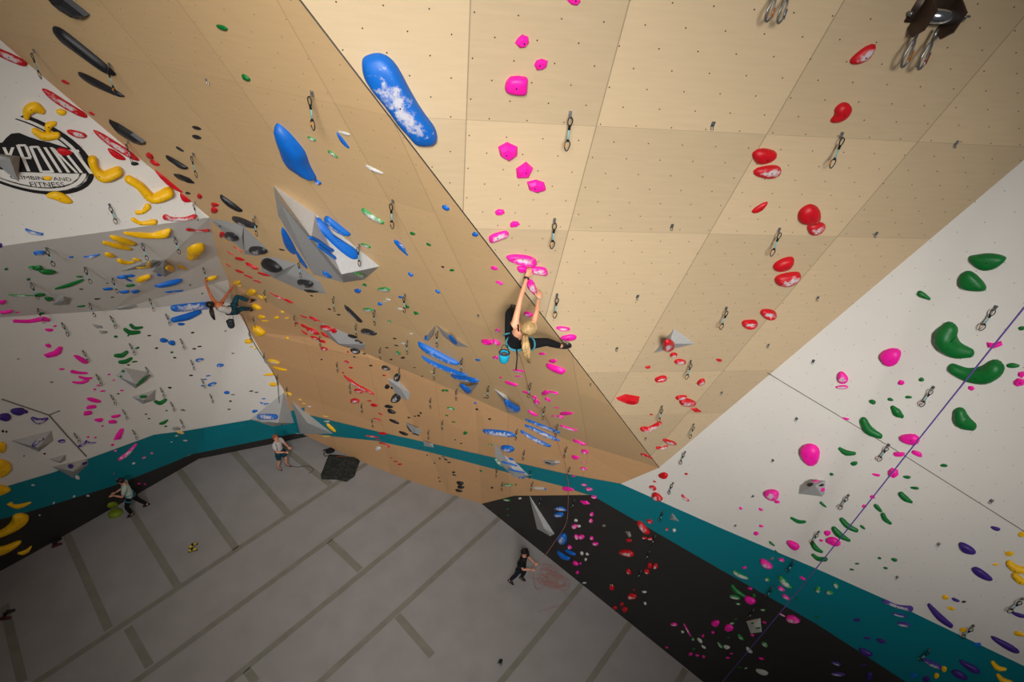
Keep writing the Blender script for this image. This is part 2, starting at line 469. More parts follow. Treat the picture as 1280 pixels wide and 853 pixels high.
def ring_mesh(pl, c, prof, off=(0, 0)):
    """list of (dx, dy, hfrac), faces"""
    v = []; f = []; n = len(pl)
    for r, h in prof:
        sh = (1 - r) ** 1.2
        for x, y in pl: v.append(((x - c[0]) * r + off[0] * sh, (y - c[1]) * r + off[1] * sh, h, 1 - r))
    for i in range(len(prof) - 1):
        for k in range(n):
            k2 = (k + 1) % n; f.append((i * n + k, i * n + k2, (i + 1) * n + k2, (i + 1) * n + k))
    v.append((off[0], off[1], prof[-1][1], 1.0)); ci = len(v) - 1; b = (len(prof) - 1) * n
    for k in range(n): f.append((b + k, b + (k + 1) % n, ci))
    return v, f, ci
def sweep_mesh(sp, ws, c, seg=8):
    v = []; f = []; n = len(sp); wm = max(ws)
    for i, (x, y) in enumerate(sp):
        x0, y0 = sp[max(i - 1, 0)]; x1, y1 = sp[min(i + 1, n - 1)]
        tx, ty = x1 - x0, y1 - y0; l = math.hypot(tx, ty) or 1; nx_, ny_ = -ty / l, tx / l
        w = ws[i] / 2
        for k in range(seg + 1):
            a = math.pi * k / seg
            v.append((x + nx_ * w * math.cos(a) - c[0], y + ny_ * w * math.cos(a) - c[1], math.sin(a) ** .8 * (ws[i] / wm) if 0 < k < seg else 0.0, (1 - abs(2 * i / (n - 1) - 1)) * math.sin(a) * .85))
    for i in range(n - 1):
        for k in range(seg):
            a = i * (seg + 1) + k; f.append((a, a + 1, a + seg + 2, a + seg + 1))
    mid = (n // 2) * (seg + 1) + seg // 2
    return v, f, mid
def hold_shape(kind, rest, rnd):
    """returns outline (px) for moments, builder(c)->(verts, faces, topindex), smooth flag, k"""
    if kind in 'bfljm':
        x, y, L, Wd, ang = rest
        a = math.radians(ang); cs, sn = math.cos(a), math.sin(a)
        if kind == 'f': N = rnd.choice((5, 6, 7))
        elif kind == 'l': N = 16
        else: N = 16 if L > 6 else 12
        pl = []
        ph0 = rnd.random() * 6; p1 = rnd.random() * 6
        for i in range(N):
            t = 2 * math.pi * i / N + (.2 if kind == 'f' else 0)
            r = 1 + (.10 * math.sin(2 * t + ph0) + .07 * math.sin(3 * t + p1)) * (0 if kind == 'l' else 1)
            if kind == 'f': r *= 1 + rnd.uniform(-.08, .08)
            ux = math.cos(t); uy = math.sin(t)
            if kind == 'l': uy = math.copysign(abs(uy) ** 1.5, uy); ux = math.copysign(abs(ux) ** .85, ux)
            if kind == 'm': ux = math.copysign(abs(ux) ** .6, ux); uy = math.copysign(abs(uy) ** .6, uy)
            px_, py_ = ux * r * L / 2, uy * r * Wd / 2
            pl.append((x + px_ * cs - py_ * sn, y + px_ * sn + py_ * cs))
        prof = PROFILES['facet' if kind == 'f' else 'jug' if kind == 'j' else 'slab' if kind == 'm' else 'dome']
        oa = rnd.random() * 6.28
        offm = .22 if kind in 'fb' else .1
        off = (math.cos(oa) * L / 2 * offm * cs, math.sin(oa) * Wd / 2 * offm)
        if kind == 'j': off = (0, -Wd * .08)
        return pl, (lambda c: ring_mesh(pl, c, prof, off)), kind not in 'f'
    if kind in 'PQJ':
        pl = rest if kind == 'Q' else chaikin(rest, 2)
        prof = PROFILES['facet' if kind == 'Q' else 'jug' if kind == 'J' else 'dome']
        return pl, (lambda c: ring_mesh(pl, c, prof)), kind != 'Q'
    if kind == 's':
        pts, ws = rest
        if len(ws) == 1: ws = [ws[0] * .62] + [ws[0]] * (len(pts) - 2) + [ws[0] * .62]
        ext = []
        q = spline([(p[0], p[1], w_) for p, w_ in zip(pts, ws)], 4)
        # rounded ends
        def cap(a, b, s):
            dx, dy = a[0] - b[0], a[1] - b[1]; l = math.hypot(dx, dy) or 1
            return [(a[0] + dx / l * a[2] * .5 * e, a[1] + dy / l * a[2] * .5 * e, a[2] * f_) for e, f_ in ((.45, .88), (.8, .6), (.98, .15))][::s]
        q = cap(q[0], q[1], -1) + q + cap(q[-1], q[-2], 1)
        sp = [(p[0], p[1]) for p in q]; w2 = [max(p[2], .02) for p in q]
        left = []; right = []
        for i, (x, y) in enumerate(sp):
            x0, y0 = sp[max(i - 1, 0)]; x1, y1 = sp[min(i + 1, len(sp) - 1)]
            tx, ty = x1 - x0, y1 - y0; l = math.hypot(tx, ty) or 1
            left.append((x - ty / l * w2[i] / 2, y + tx / l * w2[i] / 2)); right.append((x + ty / l * w2[i] / 2, y - tx / l * w2[i] / 2))
        pl = left + right[::-1]
        return pl, (lambda c: sweep_mesh(sp, w2, c)), True
def place_hold(name, kind, rest, mat, rnd, bolt=True, kh=.85, boltmat=None):
    pl, builder, smooth = hold_shape(kind, rest, rnd)
    cx, cy, xx, yy, xy = outline_moments(pl)
    hit = CAST(min(max(cx, -60), 1340), min(max(cy, -40), 900))
    if hit is None: return None
    P, n, wn, dist = hit
    if kind == 's': # height follows the strand width, not the whole bend
        wmax = max(rest[1]) if len(rest[1]) > 1 else rest[1][0]
    S = (xx, yy, xy)
    for it in range(2):
        t1, t2, G, g = frame_at(P, n)
        Gi = G.inverted_safe()
        def SP(h):
            a = S[0] - h * h * g.x * g.x; c = S[1] - h * h * g.y * g.y; b = S[2] - h * h * g.x * g.y
            M = Matrix(((a, b), (b, c))); Q = Gi @ M @ Gi.transposed()
            return Q[0][0], Q[0][1], Q[1][1], a * c - b * b, a + c
        s0 = SP(0); _, l1, l2, _t = msqrt(s0[0], s0[1], s0[2])
        lo, hi = 0.0, math.sqrt(l2) * 4 + .01
        for _k in range(30):
            h = (lo + hi) / 2; q = SP(h)
            bad = q[3] <= 0 or q[4] <= 0
            if not bad:
                _, m1, m2, _t = msqrt(q[0], q[1], q[2])
                if h > kh * math.sqrt(m2): bad = True
            if bad: hi = h
            else: lo = h
        h = max(lo, .008)
        q = SP(lo)
        RS, m1, m2, th = msqrt(q[0], q[1], q[2])
        # centre shift: the bump leans along g
        gl = g.length
        if gl > 1e-6 and it == 0:
            gh = g / gl
            Gq = G @ Matrix(((q[0], q[1]), (q[1], q[2]))) @ G.transposed()
            eb = gh.x * gh.x * Gq[0][0] + 2 * gh.x * gh.y * Gq[0][1] + gh.y * gh.y * Gq[1][1]
            et = math.sqrt(max(eb, 0) + (h * gl) ** 2); eb = math.sqrt(max(eb, 0))
            sh = gh * (et - eb) * .5
            hit2 = CAST(cx - sh.x, cy - sh.y)
            if hit2 and hit2[2] == wn and hit2[1].dot(n) > .9: P = hit2[0]
            else: break
    # linear map px -> plane so the silhouette ellipse is reproduced
    Rpx, _, _, _ = msqrt(S[0], S[2], S[1])
    rd = math.sqrt(m1)
    # A A^T = S_p ; choose A = G^-1 * sqrt(Sigma - h^2 gg^T)
    a = S[0] - lo * lo * g.x * g.x; c = S[1] - lo * lo * g.y * g.y; b = S[2] - lo * lo * g.x * g.y
    Rs2, _, _, _ = msqrt(a, b, c)
    M = Gi @ Rs2 @ Rpx.inverted_safe()
    v, f, top = builder((cx, cy))
    if kind == 's':
        h = min(h, .9 * wmax / FPX * dist * .75)
        h = max(h, .35 * wmax / FPX * dist)
    h = min(max(h, .012), .40)
    vs = []
    loc = P
    for dx, dy, hf, _w in v:
        q2 = M @ Vector((dx, dy))
        vs.append(t1 * q2.x + t2 * q2.y + n * (h * hf))
    o = mesh_obj(name, vs, f, mat, None, smooth)
    at_ = o.data.attributes.new('wear', 'FLOAT', 'POINT')
    for i_, q_ in enumerate(v): at_.data[i_].value = q_[3]
    fix_dir(o, n)
    o.location = loc - n * .002
    o['_px'] = (cx, cy); o['_wall'] = wn; o['_size'] = math.sqrt(math.sqrt(xx * yy)) * 2 / FPX * dist; o['_n'] = tuple(n)
    bigpx = 2 * math.sqrt(max(xx, yy))
    if bolt and boltmat and 2 * math.sqrt(min(xx, yy)) > 9 and kind != 'l':
        tp = vs[top]; mb = MB()
        mb.tube([tp - n * .02, tp + n * .004], .0085, 10)
        mb.build('bolt', boltmat, o)
    return o
def fix_dir(o, n):
    me = o.data; s = 0
    for p in me.polygons: s += p.normal.dot(n) * p.area
    if s < 0: me.flip_normals()

# ------------------------------------------------------------------ grey plywood volumes
def volume(pl, apexes, mat, tris=None, name='climbing_volume', bc=None):
    """faceted hollow volume: outline on the wall, ridge points standing off it"""
    base = []
    h0 = WALLCAST(*(bc or (sum(p[0] for p in pl) / len(pl), sum(p[1] for p in pl) / len(pl))))
    P0, n, wn, dist = h0
    for x, y in pl: base.append(on_plane(x, y, P0, n))
    c = sum(base, Vector()) / len(base)
    aps = []
    for (x, y, h) in apexes: aps.append(on_plane(x, y, P0 + n * h, n))
    vs = base + aps; nb = len(base)
    if tris is None:
        fs = [(i, (i + 1) % nb, nb) for i in range(nb)]
    else: fs = tris
    bt = len(vs)
    vs = [v_ - c for v_ in vs] + [v_ - c - n * .01 for v_ in base]
    fs = list(fs) + [(i, (i + 1) % nb, bt + (i + 1) % nb, bt + i) for i in range(nb)]
    o = mesh_obj(name, vs, fs, mat, None, False)
    fix_normals(o); fix_dir(o, n)
    o.location = c
    for f_ in (tris or [(i, (i + 1) % nb, nb) for i in range(nb)]):
        VOLPOLY.append(([vs[i] + c for i in f_], 'volume on ' + wn))
    o['_px'] = (sum(p[0] for p in pl) / nb, sum(p[1] for p in pl) / nb); o['_wall'] = wn; o['_size'] = .5
    return o
VOLPOLY = []

# ------------------------------------------------------------------ quickdraws and bolt hangers
m_steel = plain('brushed steel', '8d8f90', .35, .5, metal=.8)
m_dark = plain('black anodised metal', '1b1b1d', .35, .5, metal=.4)
m_tape = plain('pale teal nylon tape', '7fb3b5', .8, .2)
m_tapek = plain('black nylon keeper', '17181a', .8, .2)
m_orange = plain('orange anodised gate', 'c8791f', .35, .5, metal=.5)
m_boltd = plain('dark bolt recess', '2a1520', .6, .3)
def loop_pts(w_, h_, z0, n=14, sk=0.0):
    return [Vector((w_ / 2 * math.sin(2 * math.pi * k / n) * (1 + .25 * math.cos(2 * math.pi * k / n)), 0, z0 - h_ / 2 + h_ / 2 * math.cos(2 * math.pi * k / n))) for k in range(n)]
def qd_meshes():
    ms = []
    mb = MB(); mb.box((0, -.012, -.005), (.035, .004, .06)); mb.tube([(0, .03, .012), (0, -.022, .012)], .010, 6); mb.tube([(0, -.014, -.02), (0, -.045, -.03), (0, -.04, -.05)], .006, 6)
    ms.append(('hanger', mb, m_steel))
    mb = MB(); mb.tube(loop_pts(.05, .10, -.028), .0065, 6, closed=True); ms.append(('carabiner', mb, m_dark))
    mb = MB(); mb.box((0, 0, -.20), (.020, .007, .17)); ms.append(('sling', mb, m_tape))
    mb = MB(); mb.box((0, 0, -.135), (.026, .012, .05)); ms.append(('keeper', mb, m_tapek))
    mb = MB(); mb.box((0, 0, -.272), (.026, .012, .03)); ms.append(('keeper', mb, m_tapek))
    mb = MB(); mb.tube(loop_pts(.058, .115, -.27), .0062, 6, closed=True); ms.append(('rope_carabiner', mb, m_dark))
    mb = MB(); mb.tube([(-.027, 0, -.30), (-.030, 0, -.345)], .0075, 6); ms.append(('gate', mb, m_orange))
    out = []
    for nm, mb, mt in ms:
        o = mb.build(nm, mt, None, nm != 'hanger'); out.append((nm, o.data)); bpy.data.objects.remove(o)
    return out
QDM = qd_meshes()
def quickdraw(x, y, cast=None):
    h = (cast or CAST)(x, y)
    if not h: return None
    P, n, wn, dist = h
    root = empty('quickdraw', P + n * .01)
    hz, vv = basis(n)
    nh = Vector((n.x, n.y, 0)).normalized()
    yaw = math.atan2(nh.x, -nh.y)          # local -y points into the room
    root.rotation_euler = (0, 0, yaw)
    for nm, me in QDM:
        c = bpy.data.objects.new(nm, me); COL.objects.link(c); c.parent = root
        if nm != 'hanger': c.location = (0, -.035 - max(0, .02), 0)
    root['_px'] = (x, y + 10); root['_wall'] = wn
    return root
def hanger(x, y):
    P, n, wn, dist = CAST(x, y)
    mb = MB(); t1, t2 = basis(n)
    R = Matrix((t1, t2, n)).transposed()
    mb.box((0, 0, .006), (.045, .065, .005), R); mb.v = mb.v
    mb.tube([R @ Vector((0, .01, 0)), R @ Vector((0, .01, .022))], .011, 6)
    mb.tube([R @ Vector((-.014, -.02, .008)), R @ Vector((-.012, -.045, .035)), R @ Vector((.012, -.045, .035)), R @ Vector((.014, -.02, .008))], .004, 6)
    o = mb.build('bolt_hanger', m_steel, None, False); o.location = P
    o['_px'] = (x, y); o['_wall'] = wn
    return o
# ------------------------------------------------------------------ where the holds sit on the walls
# "@ ox oy s" opens a survey sheet; then: colour kind numbers.  b/f/j/m/l = x y length width angle
VOLS = '''
@ 340 220 6.093
V 10,70 330,290 820,690 530,750 540,810 310,750 45,300 ; 60,200,.06 ; F
@ 0 160 4.923
V 0,158 125,175 115,335 -50,200 -50,150 ; 60,190,.45
@ 0 320 4.923
V 320,300 390,250 430,260 430,300 370,305 ; 395,270,.15
V 745,95 930,25 985,30 935,75 850,82 ; 930,45,.3
V 935,95 1010,25 1070,75 1075,98 1015,130 ; 1005,60,.3
V 700,320 730,305 830,295 850,310 800,330 730,333 ; 740,322,.1
V 565,420 630,432 635,445 595,447 ; 610,432,.08
V 605,460 662,462 662,478 625,482 ; 635,465,.08
V 715,735 765,688 910,715 925,740 915,760 835,818 ; 835,790,.35
@ 0 480 4.923
V 810,80 960,35 955,100 880,125 ; 885,100,.25
V 70,350 318,287 330,350 240,418 ; 235,392,.35
V 300,462 405,435 405,470 370,488 ; 365,478,.2
V 320,510 540,460 548,492 450,582 ; 450,540,.45
V 1055,270 1085,262 1115,272 1110,285 1070,288 ; 1088,272,.1
@ 200 360 3.553
V 400,585 550,465 606,600 500,617 ; 525,600,.55
V 582,500 665,565 772,650 620,650 ; 655,600,.35
@ 260 270 7.757
V 10,25 180,50 345,100 345,340 240,250 ; 330,200,.06
V 345,100 480,230 600,350 470,390 350,370 ; 360,330,.08
V 520,400 640,400 860,465 655,612 520,540 ; 640,560,.12
V 655,612 860,465 1086,640 1150,760 900,720 ; 760,560,.10
@ 360 370 6.093
V 250,205 360,250 455,290 590,370 580,410 470,402 385,375 310,320 ; 388,366,.25
V 735,620 853,655 930,740 915,800 820,760 ; 850,700,.18
@ 440 320 4.923
V 440,515 515,425 505,480 470,525 ; 490,490,.14
V 515,420 600,480 722,565 640,556 560,495 ; 600,500,.12
V 740,800 780,785 730,852 650,800 ; 735,800,.20
@ 440 480 4.923
V 330,235 420,275 437,300 395,320 355,290 ; 390,268,.2
V 435,345 500,370 505,395 440,385 ; 470,365,.15
V 870,30 950,70 1000,120 1045,160 1020,182 960,180 930,110 ; 975,120,.15
V 880,360 920,430 1020,490 1100,570 1000,577 930,515 880,450 ; 990,525,.14
V 1160,465 1260,470 1285,485 1240,508 1190,495 ; 1235,490,.16
@ 680 400 4.923
V 672,205 800,55 930,148 ; 770,145,.18
@ 640 560 4.923
V 105,290 262,530 235,545 155,500 ; 200,500,.22
V 970,440 985,400 1030,455 ; 992,432,.12
V 695,515 725,515 735,545 720,552 ; 715,530,.12
@ 780 680 4.923
V 752,478 840,458 848,545 780,552 ; 805,505,.12
@ 900 380 3.368
V 330,800 335,765 380,738 445,745 440,800 430,812 ; 400,765,.25
'''
HOLDS = '''
@ 0 0 4.923
k Q 270,-20 420,-45 560,82 490,140 350,60
k P 310,190 330,165 390,160 440,190 560,290 680,400 720,470 700,490 580,410 480,340 410,290 330,245
k P 472,445 500,436 560,455 660,510 740,560 780,607 700,580 580,540 500,490
R P -60,270 0,298 100,340 178,385 165,418 90,392 0,350 -60,320
r b 402,505 50 28 25
R P 250,543 300,550 420,630 540,700 545,735 480,715 380,660 300,605
y s 165,720 175,680 215,660 260,685 | 70
y b 378,690 65 42 0
r b 565,700 38 24 15
y s 215,805 275,840 350,832 | 42,55,50
y s 335,760 298,775 298,812 | 50
k Q 665,738 740,750 830,800 905,865 885,912 790,870 690,805
k l 1210,788 62 26 15
@ 0 160 4.923
k l 1210,56 62 30 12
R b 475,38 120 48 15
R P 568,8 620,25 700,75 790,130 860,190 868,210 820,200 740,155 650,95 600,50
r P 655,120 700,130 770,180 778,202 720,195 680,165
k b 828,220 50 24 10
r b 920,172 48 46 0
r b 950,215 62 42 20
r Q 953,258 1000,285 1060,335 1125,388 1130,400 1050,382 1000,330
r P 1105,395 1150,415 1195,450 1140,463 1112,440
r b 1228,422 36 33 0
k b 1155,402 36 18 15
R s 1020,548 1060,562 1140,562 1195,545 | 38,28,28,34
R s 1155,620 1195,633 1240,636 1280,625 | 22,18,18,22
k P 1000,175 1050,172 1120,205 1172,240 1130,270 1092,255 1070,220
k Q 1063,287 1110,278 1170,300 1197,347 1130,330 1080,310
k b 1105,130 55 24 25
B s 162,625 200,645 262,655 | 26
u b 3,723 24 30 0
B b 240,770 75 40 5
b b 438,795 30 16 0
B s 520,790 555,797 605,778 | 24
r b 395,145 100 48 20
y s 570,195 588,255 640,300 725,268 | 60,55,75,70
y s 795,315 860,355 940,435 1035,398 | 50,55,65,80
y s 845,520 880,518 908,485 | 30,28,45
y s 820,562 870,588 950,578 | 28,26,40
y s 775,635 860,660 945,675 1010,645 1040,612 | 24,42,45,62,30
y P 660,655 750,660 862,712 800,735 720,710
y s 645,705 720,725 800,745 | 30,42,28
y b 675,783 78 32 22
y s 735,815 780,832 820,825 | 35,30,20
y b 842,812 50 28 10
y P 1140,740 1180,708 1250,712 1266,740 1225,790 1190,830 1150,815 1160,775
y P 280,410 330,382 400,400 457,455 440,470 380,462 340,440 290,430
y b 292,308 58 32 0
@ 0 320 4.923
g b 232,75 62 38 5
g l 292,97 112 46 6
G b 192,72 35 28 0
g s 345,203 420,183 505,150 | 18,34,22
g b 490,128 50 15 0
g b 175,145 25 18 0
g b 38,82 24 18 0
G s 60,240 130,245 230,248 | 26
g b 245,240 62 38 5
g b 300,265 52 36 0
k b 500,205 26 12 0
k b 598,265 36 14 -5
k b 692,255 24 10 0
g b 500,310 56 18 0
g b 258,355 38 20 0
b b 755,130 66 36 0
b b 808,122 42 25 0
b b 790,147 48 16 25
b b 665,203 60 28 0
b b 765,222 58 32 0
b b 833,220 58 28 5
g b 803,182 60 25 0
g b 660,168 22 10 0
y P 830,155 850,125 900,110 938,122 905,150 885,173 845,168
b P 935,178 1000,150 1090,132 1132,145 1100,178 1050,197 980,202
B b 1070,218 110 20 -4
y b 915,58 36 42 0
y b 870,72 60 20 -5
y b 1048,78 62 40 10
y b 1122,72 60 24 20
b b 980,117 36 18 10
k b 1170,180 14 10 0
k b 1245,232 14 10 0
p b 15,285 42 36 0
p m 38,345 78 34 -10
p b 108,348 24 13 0
p s 92,400 180,403 260,388 296,395 | 22,24,32,28
p b 303,456 58 20 0
p b 338,432 24 14 0
p b 298,553 42 23 10
p Q 265,605 330,585 360,555 388,560 380,600 350,622 290,630
p P 445,610 480,608 550,650 538,668 505,662 470,635
p s 445,712 485,720 535,722 | 24,20,14
p s 450,775 500,782 535,765 | 14,20,24
p s 490,745 530,755 565,752 | 14,18,12
p b 380,697 34 14 0
p b 672,730 20 11 0
p b 700,765 19 10 0
p b 605,798 26 10 0
p b 583,822 26 11 0
p b 633,832 36 12 0
p b 750,829 26 11 0
g s 770,452 800,472 855,470 | 24,30,22
g s 805,425 830,445 875,440 | 22,22,14
g b 790,490 16 12 0
g b 712,497 28 15 0
k b 918,491 24 10 0
b b 1008,520 50 32 5
b b 1058,536 50 30 5
k b 1185,473 24 10 0
g b 845,567 30 15 -10
k b 963,568 24 11 0
g b 1058,594 24 12 0
k b 1075,627 22 11 0
k b 1195,572 28 10 0
k b 1228,558 28 10 -5
g s 712,612 750,614 778,592 | 24,30,24
g s 738,652 770,652 805,632 | 24,30,22
g b 828,652 42 10 -5
g b 790,672 22 10 0
k b 1175,736 26 11 0
k b 1045,812 26 11 0
g b 758,710 26 16 0
g b 745,742 22 12 0
g s 845,795 865,775 905,745 | 26
e b 112,635 14 10 0
e b 318,778 20 12 0
B s 1078,318 1150,312 1290,300 | 50,58,60
b s 1070,392 1150,375 1225,345 | 38,48,34
b b 1115,420 50 18 0
@ 220 0 4.923
g b 285,170 80 34 25
g b 430,480 66 38 25
@ 440 0 4.923
B P 73,393 90,364 158,340 217,350 261,384 300,438 379,589 458,709 522,788 542,852 537,896 502,921 418,921 389,896 350,847 295,788 197,640 98,517 74,453
p f 1048,255 92 88 0
p f 1162,398 88 82 10
p m 1015,525 152 108 5
p f 1368,5 94 60 5
@ 440 160 4.923
p f 962,145 145 118 15
p f 1060,265 130 108 -25
p f 1138,358 120 98 15
p f 910,520 68 50 0
p f 1000,592 66 48 0
P m 900,667 118 58 -20
P j 1050,810 205 64 8
b b 577,492 48 38 20
b b 757,655 42 30 10
W s 92,235 130,258 185,278 | 22,32,16
G s 75,510 120,550 185,582 | 42,46,30
g b 372,650 38 22 15
g b 472,718 35 20 10
b s 268,700 300,735 340,785 | 26,32,14
B s 275,695 310,725 325,755 | 18
G b 85,725 62 24 20
@ 220 160 4.923
b P 615,-15 650,-15 714,25 778,89 817,138 827,222 862,295 876,330 807,320 739,286 690,271 655,232 630,158 630,98 620,40
B b 872,335 50 34 15
b P 985,18 1010,38 1045,80 1078,130 1040,120 1000,72
W b 1035,32 82 22 20
G b 835,68 56 28 20
G b 963,162 74 28 32
r b 238,472 48 32 0
r b 235,506 50 40 0
k b 650,750 36 14 10
@ 340 220 6.093
b P 75,385 110,410 160,490 200,580 172,607 110,568 78,490
b P 168,542 215,595 292,718 232,690 190,612
b P 305,360 320,325 370,318 395,370 430,420 550,500 655,565 668,620 640,648 590,628 500,560 370,430
B P 390,320 430,295 462,310 540,380 620,458 520,462 420,400 385,360
b s 300,475 345,495 430,560 545,590 | 30,28,30,34
b s 365,540 430,590 570,690 | 34,30,26
B P 380,730 410,712 465,772 430,785 385,768
G P 618,740 650,730 700,733 722,780 670,777
G b 722,530 62 26 15
g b 705,830 34 24 15
k b 70,563 36 14 15
@ 260 270 7.757
k P 110,-180 125,-215 200,-180 290,-115 355,-30 250,-40 150,-95
K P 220,20 250,-5 330,-5 450,60 482,95 470,125 330,105 245,70
K P 150,190 180,150 270,150 312,240 200,252 160,230
K P 385,330 420,290 520,280 600,352 470,387 405,370
k P 498,460 540,410 620,400 690,450 732,522 650,567 560,530 510,500
K P 855,640 880,610 960,607 1022,642 1012,690 940,712 880,692
k Q 925,715 990,708 1072,735 960,750
r b 135,182 48 70 15
y b 165,241 24 16 0
R P 228,290 270,300 352,355 300,350
r P 170,333 230,360 262,388 210,376
r P 240,405 310,390 372,430 300,442
R P 355,450 420,447 505,520 430,527 370,490
r P 460,545 540,543 632,590 520,582
r P 160,457 200,468 228,497 200,497
r P 248,518 310,518 362,552 300,562
R P 335,562 390,570 455,606 380,608
R P 425,620 480,618 532,652 470,654
r P 588,738 620,743 655,772 620,772
R s 650,775 690,790 735,812 | 26,34,26
r P 728,805 780,803 845,845 780,855
k b 115,100 36 20 25
k b 1005,775 36 16 10
y b 280,640 60 36 0
Y b 300,675 50 40 0
y P 365,740 400,700 470,715 465,770 400,785 365,770
Y b 505,785 70 45 10
y b 548,790 50 44 0
@ 360 370 6.093
r b 120,158 60 18 20
R b 190,175 62 42 15
r P 215,175 262,195 230,202
r P 90,210 150,222 142,252 100,236
r P 98,254 150,282 145,305 105,275
R b 188,268 115 44 20
r P 240,270 300,288 322,327 260,305
R b 292,245 92 50 12
r b 352,266 40 42 0
R b 205,320 74 28 20
r b 266,347 50 24 20
R b 275,405 52 36 0
r b 65,208 26 18 0
K P 422,65 470,78 520,130 582,195 545,218 500,170 440,118
K P 538,290 570,238 630,243 692,297 620,303
k P 440,305 480,283 542,313 500,332
K P 498,340 545,325 583,365 530,362
K P 468,400 550,403 552,440 510,448 480,427
R b 445,505 42 26 10
r b 480,547 36 16 10
r b 420,586 18 16 0
R P 412,588 480,630 540,680 600,700 684,757 600,742 540,712 455,650
R b 540,725 66 38 10
r b 510,800 66 40 0
r b 620,800 36 12 0
r b 655,833 50 26 0
k b 315,101 32 15 10
k b 386,144 34 15 10
k b 812,325 30 12 10
k b 827,378 30 12 10
k b 752,395 26 10 0
k b 785,486 24 10 0
k b 632,531 28 12 0
k b 255,485 16 13 0
k b 505,465 20 12 0
r b 457,427 20 12 0
k b 582,441 26 12 0
r b 733,606 28 12 0
K P 708,540 740,523 790,550 772,570 720,567
K m 832,620 50 58 10
k b 755,692 40 38 15
k b 792,700 18 24 0
K P 775,800 805,745 853,735 862,800 800,822
k b 762,842 56 28 10
@ 220 320 4.923
y P 175,148 200,120 252,118 255,140 215,167
y b 373,168 45 34 0
y P 490,235 555,250 552,275 510,270
y P 455,310 490,285 537,320 500,345
y b 525,375 50 24 5
y b 545,400 44 12 5
y P 468,432 500,423 562,460 540,490 500,512 474,470
y b 447,526 60 28 -5
y b 467,558 26 9 0
y b 490,571 24 9 0
Y b 600,650 72 34 12
y b 640,695 84 22 12
y b 578,730 76 17 -3
y b 598,791 60 24 0
Y b 652,345 30 15 10
y b 617,380 34 20 0
Y b 681,383 26 14 0
y b 685,506 18 18 0
y b 30,72 42 20 15
e b 88,180 14 12 0
e b 305,462 18 9 0
B b 143,641 48 26 -5
B b 271,673 48 24 5
b b 198,738 30 10 -8
B b 222,790 66 22 -18
b b 178,760 26 9 0
k b 93,736 24 10 0
e b 350,600 20 8 0
@ 220 480 4.923
Y b 690,62 52 26 5
Y b 763,98 26 12 15
Y b 787,121 26 11 15
W b 820,140 24 13 15
Y b 920,200 34 11 10
W b 928,231 36 14 0
y P 918,245 945,238 992,290 975,302 940,280
Y b 925,322 52 14 0
W b 1242,398 36 28 0
R b 1205,323 82 17 5
R b 1100,105 56 34 -5
r b 1220,131 44 22 0
r b 1190,105 26 8 0
r b 1258,186 30 10 15
R b 1240,220 50 14 22
r b 1265,363 36 10 10
r b 1240,343 36 8 10
R b 1262,303 32 14 0
b b 540,92 26 8 0
B s 520,115 543,125 568,122 | 14
b b 485,168 34 20 -15
B s 515,203 560,203 612,203 | 34,38,34
W b 540,233 52 11 0
b b 313,54 40 20 -5
k b 463,45 26 9 -5
k b 495,53 24 8 0
e b 350,67 26 9 0
k b 335,107 22 9 0
k b 327,157 20 9 0
e b 40,161 30 11 5
@ 440 480 4.923
r b 190,305 56 18 8
r b 180,365 32 11 15
R b 215,380 40 18 30
r b 268,478 28 11 10
r b 295,495 32 11 0
r b 242,457 12 8 0
g b 562,41 22 16 0
g b 584,41 22 16 0
G b 610,152 50 22 5
g b 697,303 26 23 0
g b 583,195 22 7 0
g b 625,235 26 7 0
G b 850,376 30 13 0
g b 793,536 19 13 0
G s 885,465 903,485 918,505 | 20,26,14
G b 960,623 56 22 5
G b 952,716 42 16 5
g b 957,771 14 12 0
g b 960,810 12 12 0
k b 862,640 16 14 0
k b 350,208 20 10 0
k b 388,200 14 10 0
k b 410,196 20 14 0
k b 422,180 13 15 0
k b 540,460 12 14 0
K b 560,450 20 10 20
K b 577,466 26 12 10
k b 597,484 22 10 0
k b 508,488 10 10 0
k b 625,545 20 14 0
K b 630,563 22 18 0
k b 533,578 13 9 0
k b 540,601 16 9 0
k b 665,612 50 28 0
k b 668,636 42 26 10
k b 657,658 42 24 8
k b 635,345 9 8 0
k b 672,367 14 8 0
k b 462,440 10 8 0
K b 428,397 20 12 0
k Q 335,250 372,295 355,300 338,268
k b 260,232 62 24 22
k b 318,305 56 24 20
k b 395,312 50 12 15
k b 232,140 46 20 5
k b 242,170 54 30 12
B s 815,290 860,298 960,308 1002,320 | 26,44,44,14
B s 1072,225 1130,243 1220,280 1268,298 | 20,30,30,22
B s 1068,258 1130,285 1210,325 1272,348 | 18,30,34,16
B s 1045,292 1090,325 1160,362 1215,380 | 20,30,30,22
B P 912,385 940,372 992,378 1003,415 950,428 920,412
b b 980,463 36 16 10
b s 925,482 965,490 1012,505 | 10,14,10
b s 965,527 1010,537 1062,548 | 12,14,10
B b 1045,578 40 14 0
B P 940,90 970,90 1000,120 1045,145 1022,178 962,180 942,140
b P 655,0 722,8 735,45 712,80 682,45
b b 758,118 18 15 0
k b 768,157 22 12 0
k b 847,217 20 12 0
e b 820,85 32 10 -5
W b 1150,642 70 20 3
K b 1008,621 14 10 0
B b 1185,648 22 14 0
K b 1205,488 36 14 10
K b 1245,492 14 10 0
@ 640 440 4.267
p b 160,10 36 18 5
p b 218,49 46 24 0
p b 235,92 122 50 18
P b 35,101 74 20 5
P b 35,131 36 14 5
p b 75,216 42 17 10
p b 5,172 60 22 15
p b 178,218 42 30 -15
P b 220,218 56 26 10
P b 190,256 32 30 0
P b 118,245 30 26 20
P b 132,268 34 36 20
p b 238,298 26 10 0
